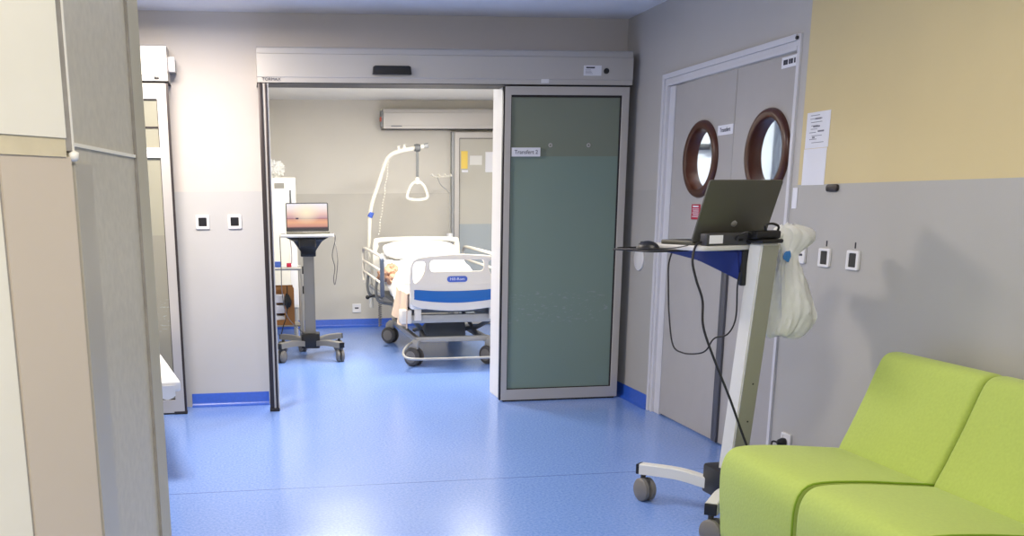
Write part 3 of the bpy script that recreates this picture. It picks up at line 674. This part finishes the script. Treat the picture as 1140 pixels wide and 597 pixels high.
pb = bag('carrier_bag', 'white translucent carrier bag hanging from the column top of near cart', (2.325, 4.06, 0), [(.822, .020, .012, -.03), (.815, .060, .026, -.02), (.838, .088, .042, -.008), (.90, .100, .055, .005), (.98, .092, .055, 0), (1.06, .074, .045, -.012), (1.13, .052, .034, -.022), (1.17, .050, .03, -.02), (1.20, .066, .034, -.005), (1.24, .092, .04, .004), (1.272, .080, .036, -.015), (1.29, .03, .02, -.03)], M['poly'])
MB().tube(smooth_path([(-.05, 0, 1.26), (-.09, -.04, 1.245), (-.125, -.08, 1.225), (-.15, -.10, 1.21)], 5), .006, 6).build('handle', M['poly'], pb)
MB().blob((-.05, -.04, 1.16), .016, .3, 2, (1.1, .25, 1.5), 4).build('print', M['blue'], pb)

# ---- things on the right wall
def switch_x(name, label, y, z, w, h, cat, rocker, dark):
    t = thing(name, label, cat, (XR, y, z))
    MB().flat([rrect(-w/2, -h/2, w/2, h/2, .008, 3), rrect(-w*.30, -h*.36, w*.30, h*.36, .004, 2)], -.012, 0, 'X', .002).build('cover_frame', M['plw'], t)
    MB().box(-.009, -w*.30, -h*.36, 0, w*.30, h*.36).build(rocker, M['black'] if dark else M['plw'], t, smooth=False)
    return t
a = switch_x('light_switch', 'square switch with black center on right wall, nearer the double door', 4.377, 1.130, .092, .086, 'switch', 'rocker', True)
b = switch_x('light_switch', 'square switch with black center on right wall, nearer the camera', 4.150, 1.130, .092, .086, 'switch', 'rocker', True)
for q in (a, b): MB().box(-.003, -.004, .052, 0, .002, .078).build('wall_mark', M['ink'], q, smooth=False)
w = switch_x('light_switch', 'white rocker switch on right wall half hidden behind carrier bag', 4.585, 1.135, .084, .086, 'switch', 'rocker', False)
MB().box(-.011, -.02, -.006, -.008, .012, .004).build('slot', M['ink'], w, smooth=False)
t = switch_x('wall_socket', 'white wall socket with black plug low on right wall behind green seat', 4.575, .196, .088, .088, 'socket', 'socket_face', False)
MB().lathe([(.022, -.01), (.024, -.025), (.016, -.045), (.008, -.052)], 'X', (0, .006, -.004), 20).build('plug', M['black'], t)
def sheet(name, label, y0, y1, z0, z1, skew=0):
    return tag(rooted(MB().box(XR-.0016, y0, z0, XR-.0004, y1, z1).build(name, M['paper'], smooth=False), (XR, (y0+y1)/2, z0)), label, 'notice')
n1 = sheet('notice_sheet', 'white printed notice taped on yellow wall beside the double door', 4.438, 4.636, 1.632, 1.796)
b = MB()
for k in range(9):
    ln = random.uniform(.05, .13); st_ = random.uniform(0, .03)
    b.box(-.003, .07-st_-ln, .148-k*.0155, -.0014, .07-st_, .1505-k*.0155)
for (yy, zz, ln) in ((.0, .13, .05), (.01, .095, .055), (-.03, .072, .05), (.03, .045, .02)): b.box(-.0032, yy-ln/2, zz, -.0015, yy+ln/2, zz+.007)
b.build('print', M['inkg'], n1, smooth=False)
sheet('notice_sheet', 'blank white sheet taped directly below the printed notice on yellow wall', 4.445, 4.64, 1.462, 1.630)
tag(rooted(MB().box(XR-.003, 4.668, 1.352, XR-.0004, 4.712, 1.452, .001).build('card', M['paper'], smooth=False), (XR, 4.69, 1.352)), 'narrow white card stuck on wall at door frame under blank sheet', 'card')
tag(rooted(MB().prism(rrect(4.318, 1.43, 4.408, 1.463, .014), XR-.014, XR, 'X', .004, 2).build('wall_buffer', M['bronze']), (XR, 4.363, 1.446)), 'small dark grey oval metal buffer on paint line of right wall', 'door buffer')
tag(rooted(MB().flat([[(6.645+.085*math.cos(k*pi/20), 1.003+.078*math.sin(k*pi/20)) for k in range(40)]], XR-.012, XR, 'X', .003).build('wall_plate', M['plw']), (XR, 6.645, 1.0)), 'white oval plate on right wall between sliding door and double door', 'wall plate')

# ---- switches on the back wall
def switch_y(name, label, x, y, z, w, h, dark, cat='switch'):
    t = thing(name, label, cat, (x, y, z))
    MB().flat([rrect(-w/2, -h/2, w/2, h/2, .008, 3), rrect(-w*.30, -h*.30, w*.30, h*.30, .004, 2)], -.012, 0, 'Y', .002).build('cover_frame', M['plw'], t)
    MB().box(-w*.30, -.009, -h*.30, w*.30, 0, h*.30).build('rocker', M['black'] if dark else M['plw'], t, smooth=False)
    return t
switch_y('light_switch', 'square switch with black center on back wall, beside the far left door', -.303, YB, 1.279, .092, .096, True)
switch_y('light_switch', 'square switch with black center on back wall, beside the ward opening', -.087, YB, 1.279, .092, .096, True)
t = switch_y('wall_socket', 'white socket plate low on ward back wall beside the hospital bed', 1.201, YW, .217, .10, .10, False, 'socket')
MB().box(-.022, -.012, -.008, .022, -.0085, .008, .002).build('slot', M['ink'], t, smooth=False)

# ---- white draped table end poking out behind the pillar
t = thing('stretcher', 'white sheeted stretcher end sticking out behind the pillar before far left door', 'stretcher', (-.75, 5.6, 0))
zt = .5
def off(pts): return [(x+.75, y-5.6) for x, y in pts]
MB().prism(off([(-.382, 5.235), (-.62, 6.56), (-1.22, 6.45), (-1.02, 5.16)]), zt-.055, zt, 'Z', .014, 3).build('mattress', M['sheet'], t)
MB().surf(lambda u, v: Vector((-.41+.75-.13*u, 5.222-5.6-.022*u, zt-.02-(.055+.02*math.sin(u*5))*v)), 14, 4, .004).build('sheet_flap', M['sheet'], t)
MB().tube([(-.12, -.24, zt-.07), (-.32, .78, zt-.07)], .015, 10).tube([(-.22, -.27, zt-.07), (-.42, .76, zt-.07)], .015, 10).tube([(-.12, -.24, zt-.07), (-.22, -.27, zt-.07)], .015).build('frame', M['bedg'], t)
for x, y in ((-.16, -.2), (-.24, -.22), (-.34, .70), (-.42, .68)): MB().tube([(x, y, 0), (x, y, zt-.07)], .014, 10).build('leg', M['bedg'], t)

# ------------------------------------------------------------------ ward: far cart and laptop
FC = (.535, 9.22, 0)
cartB, UB = cart('grey laptop cart with black funnel bracket standing in the ward opening, seen from front', FC, math.radians(-4), 0, 1.108, .05, .10, .085, M['cartg'], M['carts'], M['cartg'], M['black'], False, .235, .17)
WB = Matrix.Translation(FC) @ Matrix.Rotation(math.radians(-4), 4, 'Z')
laptop('open laptop showing a sunset wallpaper on the ward cart', tuple(WB @ Vector((-.0, .0, 1.1305))), math.radians(-2), .385, .25, .262, math.radians(14), True)
for zz in (.62, .80): MB().box(-.062, .01, zz-.035, -.048, .055, zz+.035, .004).build('cable_clip', M['black'], cartB)
P_ = lambda x, y, z: tuple(WB @ Vector((x, y, z)))
cable('power_cable', [P_(.20, -.30, 1.137), P_(.235, -.33, 1.135), P_(.243, -.33, 1.08), P_(.215, -.31, .95), P_(.235, -.30, .84), P_(.222, -.30, .74), P_(.232, -.29, .69), P_(.25, -.28, .78), P_(.262, -.28, .92), P_(.245, -.2, 1.06), P_(.24, -.1, 1.10)], M['cableg'], 'thin cable hanging from right side of the ward cart', .0042)
cable('power_cable', [P_(-.19, -.32, 1.136), P_(-.232, -.36, 1.13), P_(-.238, -.36, 1.05), P_(-.236, -.35, .85), P_(-.236, -.33, .62), P_(-.2, -.2, .40), P_(-.08, -.08, .25), P_(-.06, -.03, .215)], M['cableg'], 'thin cable hanging from left side of the ward cart', .0042)

# ---- metal side trolley with box, behind the cart
tx0, tx1, ty0, ty1, tz = -.12, .485, 9.56, 9.92, .80
t = thing('side_trolley', 'grey metal tube trolley behind the ward cart, its left end hidden', 'trolley', ((tx0+tx1)/2, (ty0+ty1)/2, 0))
ox, oy = (tx0+tx1)/2, (ty0+ty1)/2
MB().box(tx0-ox+.01, ty0-oy+.01, tz-.012, tx1-ox-.01, ty1-oy-.01, tz, .003).build('top', M['cartg'], t)
MB().box(tx0-ox+.02, ty0-oy+.01, .245, tx1-ox-.02, ty1-oy-.01, .258, .003).build('shelf', M['cartg'], t)
for y in (ty0, ty1):
    b = MB().tube(smooth_path([(tx0-ox, y-oy, .07), (tx0-ox, y-oy, tz-.06), (tx0-ox+.012, y-oy, tz-.018), (tx0-ox+.06, y-oy, tz-.006), (tx1-ox-.06, y-oy, tz-.006), (tx1-ox-.012, y-oy, tz-.018), (tx1-ox, y-oy, tz-.06), (tx1-ox, y-oy, .07)], 5), .015, 10)
    b.build('leg_frame', M['bedg'], t)
for x in (tx0, tx1):
    for y in (ty0, ty1): caster(t, x-ox, y-oy, .4, M['tyre'], .036, .09)
t = thing('cardboard_box', 'brown cardboard box with papers on the lower shelf of the side trolley', 'box', (.285, 9.74, .259))
MB().flat([rrect(-.21, 0, .125, .36, .02), rrect(-.19, .05, .03, .34, .01)], -.14, -.134, 'Y').build('front_panel', M['card'], t)
MB().box(-.21, -.134, 0, .125, .13, .006).box(-.21, -.134, .006, -.204, .13, .36).box(.119, -.134, .006, .125, .13, .35).box(-.21, .124, .006, .125, .13, .36).build('carton', M['card'], t, smooth=False)
for k in range(3): MB().box(-.18, -.125+.01*k, .01+.10*k, .04, -.02, .085+.10*k, .004).build('paper_stack', M['paper'], t)
t = tag(MB().blob((0, 0, 0), .055, .35, 3, (.55, .3, 1.25), 5).build('pouch', M['black']), 'black pouch hanging on the brown cardboard box', 'pouch'); t.location = (.345, 9.58, .49)
MB().tube(smooth_path([(0, 0, -.04), (-.02, -.01, -.16), (-.05, -.02, -.24), (-.08, -.02, -.36)], 5), .005, 6).tube(smooth_path([(0, 0, .05), (.0, 0, .12), (0.0, .02, .14)], 4), .005, 6).build('cord', M['black'], t)
t = thing('supply_box', 'small blue box on top of the side trolley', 'box', (.245, 9.66, tz))
MB().box(-.055, -.04, 0, .055, .04, .055, .006).build('body', M['sky'], t); MB().box(-.057, -.042, .045, .057, .042, .058, .003).build('lid', M['sky'], t)
t = thing('supply_box', 'small red and white packet on top of the side trolley', 'box', (.40, 9.66, tz))
MB().box(-.05, -.035, 0, .05, .035, .035, .004).build('body', M['paper'], t); MB().box(-.05, -.037, .005, -.005, -.034, .045, .002).build('red_label', M['red'], t)
tag(rooted(MB().tube(smooth_path([(.40, 9.70, tz), (.405, 9.72, .95), (.392, 9.78, 1.10)], 5), .004, 6).build('tube_stand', M['cableg']), (.40, 9.70, tz)), 'thin grey rod standing on the side trolley behind red packet', 'rod')

# ---- white tall cabinet with a bag on top
t = thing('medical_cabinet', 'tall white cabinet behind the ward cart, against the back wall', 'cabinet', (.27, 10.72, 0))
MB().box(-.26, -.20, .33, .232, .24, 1.655, .01).build('body', M['bedt'], t)
MB().box(-.245, -.208, .36, .145, -.19, 1.635, .006).build('door', M['bedt'], t)
MB().box(.165, -.214, 1.39, .185, -.195, 1.53, .004).build('handle', M['bedd'], t)
MB().box(.15, -.203, .36, .224, -.192, 1.63, .003).build('side_rail', M['plw'], t)
MB().box(.015, -.212, 1.545, .115, -.207, 1.60).build('vent_plate', M['cartg'], t, smooth=False)
for x, y in ((-.23, -.17), (.2, -.17), (-.23, .21), (.2, .21)): MB().tube([(x, y, 0), (x, y, .34)], .016, 10).build('leg', M['bedg'], t)
t = tag(MB().blob((0, 0, .055), .085, .5, 4, (1.05, .8, .95), 9, 4).build('plastic_bag', M['poly']), 'crumpled white plastic bag on top of tall white cabinet', 'bag'); t.location = (.30, 10.66, 1.655+.028)

# ------------------------------------------------------------------ ward back wall: sliding door with header
d4 = srt('door_4')
DX0, DX1, DYF = 2.325, 3.35, 11.33
MB().flat([rrect(DX0, .01, DX1, 2.15, .004, 2), rrect(DX0+.052, .09, DX1-.05, 2.09, .003, 2)], DYF, DYF+.045, 'Y').build('leaf_frame', M['alu'], d4, smooth=False)
MB().box(DX0+.048, DYF+.018, .086, DX1-.046, DYF+.028, 2.094).build('glass_pane', M['glassw'], d4, smooth=False)
MB().flat([rrect(DX0+.050, .088, DX1-.048, 2.092, .003, 2), rrect(DX0+.058, .096, DX1-.056, 2.084, .003, 2)], DYF+.006, DYF+.030, 'Y').build('gasket', M['bronze'], d4, smooth=False)
MB().box(DX0-.03, DYF+.02, 0, DX0-.002, YW, 2.16).build('edge_seal', M['alud'], d4, smooth=False)
for nm, x0, x1, z0, z1, mt_, lb_ in (('notice', 2.40, 2.475, 1.76, 1.95, 'yellow', 'yellow notice'), ('notice', 2.50, 2.64, 1.80, 1.90, 'cartw', 'pale notice'), ('notice', 2.68, 2.775, 1.72, 1.94, 'paper', 'white notice'), ('notice', 2.41, 2.48, 1.72, 1.745, 'paper', 'white strip')):
    q = MB().box(x0, DYF+.012, z0, x1, DYF+.019, z1).build(nm, M[mt_], d4, smooth=False); q['label'] = lb_
ho, ox_, oy_ = operator('door_operator', 'grey metal sliding door header on ward back wall above pale glass door', 1.515, 3.38, 11.27, YW, 2.185, 2.395, M['alu'])
MB().box(1.495-ox_, -.06, .02, 1.515-ox_, .06, .19, .004).build('end_cap', M['alud'], ho)
MB().lathe([(.028, 0), (.026, -.012), (.015, -.018)], 'X', (1.497-ox_, -.04, .10), 14).build('red_indicator', M['amber'], ho)
MB().box(1.60-ox_, 11.264-oy_, .020, 1.72-ox_, 11.2655-oy_, .032).build('lettering', M['inkg'], ho, smooth=False)

# ---- drip stand
t = thing('drip_stand', 'thin white drip stand with hooks behind the bed by the glass door', 'drip stand', (2.205, 11.0, 0))
MB().tube([(0, 0, .05), (0, 0, 1.02)], .013, 10).tube([(0, 0, 1.0), (0, 0, 1.50)], .009, 10).build('pole', M['bedg'], t)
MB().lathe([(.03, .98), (.034, .99), (.034, 1.05), (.03, 1.06)], 'Z', (0, 0, 0), 16).build('clamp', M['plw'], t)
MB().tube(smooth_path([(0, 0, 1.48), (-.03, 0, 1.52), (-.10, 0, 1.58), (-.14, 0, 1.66)], 5), .007, 8).build('hook_arm', M['bedg'], t)
for dx in (-.20, -.13, -.06, .0): MB().tube(smooth_path([(-.13, 0, 1.66), (dx-.005, 0, 1.672), (dx, -.02, 1.69), (dx+.012, -.03, 1.668)], 5), .008, 8).build('hook', M['bedt'], t)
for k in range(5):
    a_ = 2*pi*k/5; MB().tube([(0, 0, .09), (.24*math.cos(a_), .24*math.sin(a_), .05)], .012, 8).lathe([(.022, -.01), (.025, 0), (.022, .01)], 'X', (.24*math.cos(a_), .24*math.sin(a_), .025), 12).build('foot', M['bedg'], t)

# ------------------------------------------------------------------ hospital bed
BX, BY = 1.75, 8.42
bed = thing('hospital_bed', 'cream hospital bed with blue panelled footboard, raised head and white lifting pole', 'bed', (BX, 9.45, 0))
by = lambda y: y-9.45
fy = by(BY)
rim = [(-.408, .60), (-.412, .70), (-.410, .82), (-.392, .90), (-.345, .938), (-.20, .957), (0, .966), (.20, .957), (.345, .938), (.392, .90), (.410, .82), (.412, .70), (.408, .60), (.395, .545), (.32, .515), (.15, .492), (0, .485), (-.15, .492), (-.32, .515), (-.395, .545)]
hl_ = [(-.372, .735), (-.382, .80), (-.376, .88), (-.35, .906), (-.30, .910), (-.276, .898), (-.274, .87), (-.284, .82), (-.315, .765), (-.35, .735)]
hr_ = [(-x, z) for x, z in hl_[::-1]]
hm_ = rrect(-.235, .822, .235, .918, .030)
fb = MB().flat([smooth2(rim, 4), smooth2(hl_, 4), smooth2(hr_, 4), hm_], fy-.02, fy+.02, 'Y', .008).build('footboard', M['bedw'], bed, angle=50)
band = [(-.36, .672), (-.372, .655), (-.372, .605), (-.36, .588), (-.2, .566), (0, .556), (.2, .566), (.36, .588), (.372, .605), (.372, .655), (.36, .672), (.2, .660), (0, .656), (-.2, .660)]
MB().flat([smooth2(band, 4)], fy-.026, fy-.019, 'Y', .002).build('blue_panel', M['bedb'], fb)
lg = MB().flat([rrect(-.088, .732, .088, .782, .024)], fy-.025, fy-.019, 'Y', .001).build('logo_badge', M['logo'], fb)
MB().text('Hill-Rom', .034, (0, fy-.026, .757), sx=1.05).build('lettering', M['paper'], lg, smooth=False)
# headboard
hy = by(10.52)
MB().flat([smooth2([(-.46, .70), (-.465, .90), (-.455, 1.0), (-.42, 1.035), (-.2, 1.045), (0, 1.047), (.2, 1.045), (.42, 1.035), (.455, 1.0), (.465, .9), (.46, .7), (.40, .56), (0, .53), (-.40, .56)], 4), smooth2([(-.385, .86), (-.40, .95), (-.37, .99), (0, 1.003), (.37, .99), (.40, .95), (.385, .86), (0, .84)], 4)], hy-.02, hy+.02, 'Y', .008).build('headboard', M['bedt'], bed, angle=50)
# frame under the mattress
MB().box(-.40, by(8.50), .375, .40, by(8.57), .445, .006).box(-.375, by(8.57), .39, -.315, by(10.45), .45, .005).box(.315, by(8.57), .39, .375, by(10.45), .45, .005).box(-.40, by(10.40), .38, .40, by(10.47), .45, .006).box(-.31, by(9.4), .40, .31, by(9.46), .45, .004).build('mattress_frame', M['bedg'], bed, bevel=0)
MB().box(-.36, by(8.46), .40, -.30, by(8.50), .50, .006).box(.30, by(8.46), .40, .36, by(8.50), .50, .006).build('footboard_bracket', M['bedw'], bed)
for sx in (-1, 1): MB().prism(rrect(sx*.43-.05, by(8.47), sx*.43+.05, by(8.60), .02), .375, .495, 'Z', .012, 2).build('corner_bumper', M['bedw'], bed)
MB().box(-.40, by(8.53), .46, .40, by(10.4), .50, .008).build('mattress_deck', M['bedd'], bed)
# lower chassis with scissor lift
MB().box(-.33, by(8.55), .20, .33, by(8.60), .245, .005).box(-.33, by(10.05), .20, .33, by(10.10), .245, .005).box(-.33, by(8.6), .19, -.285, by(10.05), .235, .005).box(.285, by(8.6), .19, .33, by(10.05), .235, .005).build('chassis', M['bedg'], bed)
for sx in (-1, 1):
    MB().tube([(sx*.36, by(8.55), .40), (sx*.26, by(8.75), .30), (sx*.24, by(9.2), .23)], .020, 8).build('lift_arm', M['bedd'], bed)
    MB().tube([(sx*.24, by(8.62), .23), (sx*.26, by(9.5), .40)], .018, 8).build('lift_arm', M['bedd'], bed)
MB().prism([(by(9.08), .30), (by(9.10), .31), (by(9.42), .20), (by(9.42), .14), (by(9.10), .13), (by(9.05), .15)], -.16, .22, 'X', .01, 2).build('motor_housing', M['bedd'], bed)
def bcaster(x, y, rot):
    c_ = MB(); mt = Matrix.Translation((x, y, 0)) @ Matrix.Rotation(rot, 4, 'Z')
    for s_ in (-1, 1): c_.lathe([(.050, .016*s_), (.080, .022*s_), (.083, .034*s_), (.076, .046*s_), (.060, .050*s_)], 'X', (0, .02, .083), 28, mtx=mt)
    w_ = c_.build('caster', M['tyred'], bed)
    h_ = MB()
    for s_ in (-1, 1): h_.lathe([(.058, .044*s_), (.05, .053*s_), (.012, .056*s_)], 'X', (0, .02, .083), 24, mtx=mt)
    h_.build('hub_cover', M['tyre'], w_)
    MB().prism([(-.02, .15), (.07, .13), (.06, .20), (.02, .235), (-.03, .225)], -.012, .012, 'X', .004, 2, mtx=mt).build('fork', M['bedg'], w_)
for sx, yy, ro in ((-.345, 8.50, .75), (.325, 8.50, .6), (-.345, 10.0, .9), (.325, 10.0, .5)): bcaster(sx, by(yy), ro)
MB().tube(smooth_path([(-.30, by(8.56), .215), (-.40, by(8.50), .195), (-.46, by(8.40), .165), (-.485, by(8.30), .14), (-.47, by(8.22), .12), (-.40, by(8.18), .112), (-.2, by(8.17), .11), (0, by(8.17), .11), (.2, by(8.17), .11), (.40, by(8.18), .112), (.47, by(8.22), .12), (.485, by(8.30), .14), (.46, by(8.40), .165), (.40, by(8.50), .195), (.30, by(8.56), .215)], 5), .011, 10).build('bumper_tube', M['bedg'], bed)
# mattress with the raised head
mp = [(8.46, .50), (8.46, .60), (8.50, .625), (9.0, .63), (9.5, .635), (9.62, .66), (10.02, .79), (10.38, .885), (10.46, .885), (10.48, .86), (10.48, .76), (10.05, .64), (9.66, .51)]
MB().prism([(by(a_), c_) for a_, c_ in mp], -.405, .405, 'X', .03, 3).build('mattress', M['sheet'], bed, angle=50)
# side rails
def rail(sx):
    X = sx*.545
    b = MB()
    b.tube(smooth_path([(X, by(9.25), .555), (X, by(9.20), .60), (X, by(9.17), .86), (X, by(9.21), .905), (X, by(9.4), .915), (X, by(10.0), .925), (X, by(10.55), .93), (X, by(10.68), .91), (X, by(10.72), .85), (X, by(10.70), .62), (X, by(10.62), .58)], 5), .015, 10)
    b.tube([(X, by(9.18), .78), (X, by(10.71), .80)], .012, 8).tube([(X, by(9.19), .665), (X, by(10.70), .69)], .012, 8)
    r_ = b.build('side_rail', M['bedw'], bed)
    for yy in (9.55, 10.25): MB().tube(smooth_path([(X, by(yy), .68), (X+sx*.012, by(yy), .56), (X-sx*.02, by(yy), .47), (sx*.40, by(yy), .44)], 5), .014, 8).build('rail_arm', M['bedd'], r_)
    MB().prism(rrect(by(9.145), .545, by(9.20), .90, .02), X-.018, X+.018, 'X', .006, 2).build('end_handle', M['slate'], r_)
    return r_
rail(-1); rail(1)
MB().tube([(-.52, by(9.9), .50), (-.585, by(9.88), .485)], .012, 8).blob((-.60, by(9.875), .482), .022, 0, 2).build('release_knob', M['black'], bed)
co = [(-.50+.016*math.cos(k*.9), by(9.7)+.016*math.sin(k*.9), .46-k*.0028) for k in range(90)]
MB().tube(co, .0045, 5).build('coiled_lead', M['cableg'], bed)
# lifting pole
pole = MB().tube(smooth_path([(-.475, by(10.62), .30), (-.485, by(10.60), .80), (-.490, by(10.58), 1.05), (-.475, by(10.55), 1.33), (-.40, by(10.50), 1.58), (-.325, by(10.45), 1.80), (-.285, by(10.42), 1.862), (-.22, by(10.40), 1.895), (-.08, by(10.38), 1.925), (.075, by(10.35), 1.955)], 5), .021, 12).build('lifting_pole', M['bedt'], bed)
MB().tube([(.055, by(10.353), 1.951), (.10, by(10.345), 1.960)], .024, 12).build('end_cap', M['alud'], pole)
MB().tube([(-.485, by(10.557), 1.25), (-.465, by(10.55), 1.30)], .027, 12).build('blue_clamp', M['logo'], pole)
MB().tube([(-.50, by(10.5), .55), (-.38, by(10.45), .45)], .02, 8).build('pole_socket', M['bedg'], pole)
b = MB()
for k in range(26): b.blob((-.30-.115*k/25-.005*math.sin(k), by(10.40), 1.80-.72*k/25), .0075, 0, 1)
b.build('bead_cord', M['bedt'], pole)
for dx, zz in ((-.20, 1.925), (-.14, 1.94)): MB().lathe([(.018, 0), (.012, .03), (.02, .04)], 'Z', (dx, by(10.39), zz-.01), 10).build('pole_notch', M['bedt'], pole)
t = thing('trapeze_handle', 'white triangular trapeze grip on a strap, hanging from the lifting pole of the bed', 'trapeze', (BX-.012, 10.367, 1.94))
MB().box(-.014, -.004, -.30, .014, .004, -.03).lathe([(.033, -.03), (.038, -.012), (.038, .012), (.033, .03), (.026, 0)], 'X', (0, 0, -.005), 20, True).build('strap', M['bedd'], t)
MB().lathe([(.02, -.36), (.028, -.345), (.022, -.31), (.012, -.295)], 'Z', (0, 0, 0), 14).build('strap_clip', M['bedt'], t)
MB().tube(smooth_path([(-.04, 0, -.35), (-.075, 0, -.39), (-.105, 0, -.47), (-.095, 0, -.505), (-.03, 0, -.518), (.03, 0, -.518), (.095, 0, -.505), (.105, 0, -.47), (.075, 0, -.39), (.04, 0, -.35), (0, 0, -.342)], 5, True), .014, 10, True).build('grip', M['bedt'], t)
# bedding
def mattress_top(y):
    for (a0, z0), (a1, z1) in zip(mp[2:8], mp[3:9]):
        if a0 <= y <= a1: return z0+(z1-z0)*(y-a0)/(a1-a0)
    return .885 if y > 10.3 else .625
from mathutils import noise as nz
def duvet(u, v):
    y = 9.04+.98*v; x = (-.46+.92*u)
    h = mattress_top(y)+.050+.045*math.sin(pi*min(1, max(0, v)))+.03*nz.noise(Vector((x*5, y*4, 0)))+.02*nz.noise(Vector((x*11, y*9, 4)))
    e = max(0, abs(x)-.38)/.08
    return Vector((x*(1-.02*e), by(y), h-.13*e*e))
dv = MB().surf(duvet, 36, 44, .012).build('duvet', M['sheet']); dv.location = (BX, 9.45, 0)
tag(dv, 'rumpled white duvet over the raised head and middle of the hospital bed', 'duvet')
def pil(u, v):
    a, b_ = u*2*pi, (v-.5)*pi
    cu = lambda c: math.copysign(abs(c)**.55, c)
    return Vector((.385*cu(math.cos(a))*cu(math.cos(b_)), .21*cu(math.sin(a))*cu(math.cos(b_)), .06*math.sin(b_)+.01*nz.noise(Vector((u*9, v*7, 2)))))
pw = MB().surf(pil, 40, 20); bmesh.ops.remove_doubles(pw.bm, verts=pw.bm.verts, dist=1e-4)
pw = pw.build('pillow', M['sheet'], angle=80); pw.location = (BX-.01, 10.215, .918); pw.rotation_euler = (math.radians(16), 0, 0)
tag(pw, 'plump white pillow at the raised head of the hospital bed', 'pillow')
def blanket(u, v):
    x = -.56+.97*u; y = 8.47+.75*v
    e = max(0, -x-.405)
    h = mattress_top(y)+.028+.018*nz.noise(Vector((x*8, y*7, 3)))
    if e > 0:
        k = e/.155
        return Vector((-.425-.03*math.sin(y*19)*k-.03*k, by(y), h-.02-.30*k*(1-.25*v)))
    return Vector((x, by(y), h))
bl = MB().surf(blanket, 44, 30, .010).build('blanket', M['cream']); bl.location = (BX, 9.45, 0)
tag(bl, 'cream blanket over the foot of the bed, draped down its left corner', 'blanket')
fo = MB()
for k, (dx, dy, dz, r_) in enumerate(((0, 0, 0, .085), (.05, .10, .035, .075), (-.03, .15, -.02, .07), (.03, -.08, -.04, .07))): fo.blob((dx, dy, dz), r_, .55, 3, (.75, 1.2, .8), k+2, 2.6)
fo = fo.build('folded_blanket', M['tan'], angle=70); fo.location = (BX-.44, 9.52, .725)
tag(fo, 'small tan bunched blanket at the left edge of the bed behind the rail', 'blanket')

# ------------------------------------------------------------------ what shows through the portholes
t = thing('door_closer', 'dark closer bar on the white corridor wall, seen through far porthole', 'door closer', (3.35, YB, 1.775))
MB().box(-.30, -.05, -.028, .22, 0, .012, .006).build('arm', M['black'], t); MB().box(-.05, -.075, -.035, .12, -.05, .02, .006).build('body', M['bedd'], t)
t = thing('glazed_cupboard', 'dark glazed cupboard in the corridor, seen through near porthole', 'cupboard', (4.08, 6.95, 0))
MB().box(-.27, -.06, 0, .27, .10, 2.35, .006).build('body', M['slate'], t); MB().box(-.235, -.066, 1.735, .235, -.059, 2.3).build('glass_door', M['darkglass'], t, smooth=False)
MB().box(-.265, -.08, 1.64, .24, -.06, 1.72, .004).build('white_drawer', M['plw'], t); MB().box(-.24, -.066, .1, .24, -.059, 1.58).build('lower_door', M['bronze'], t, smooth=False)
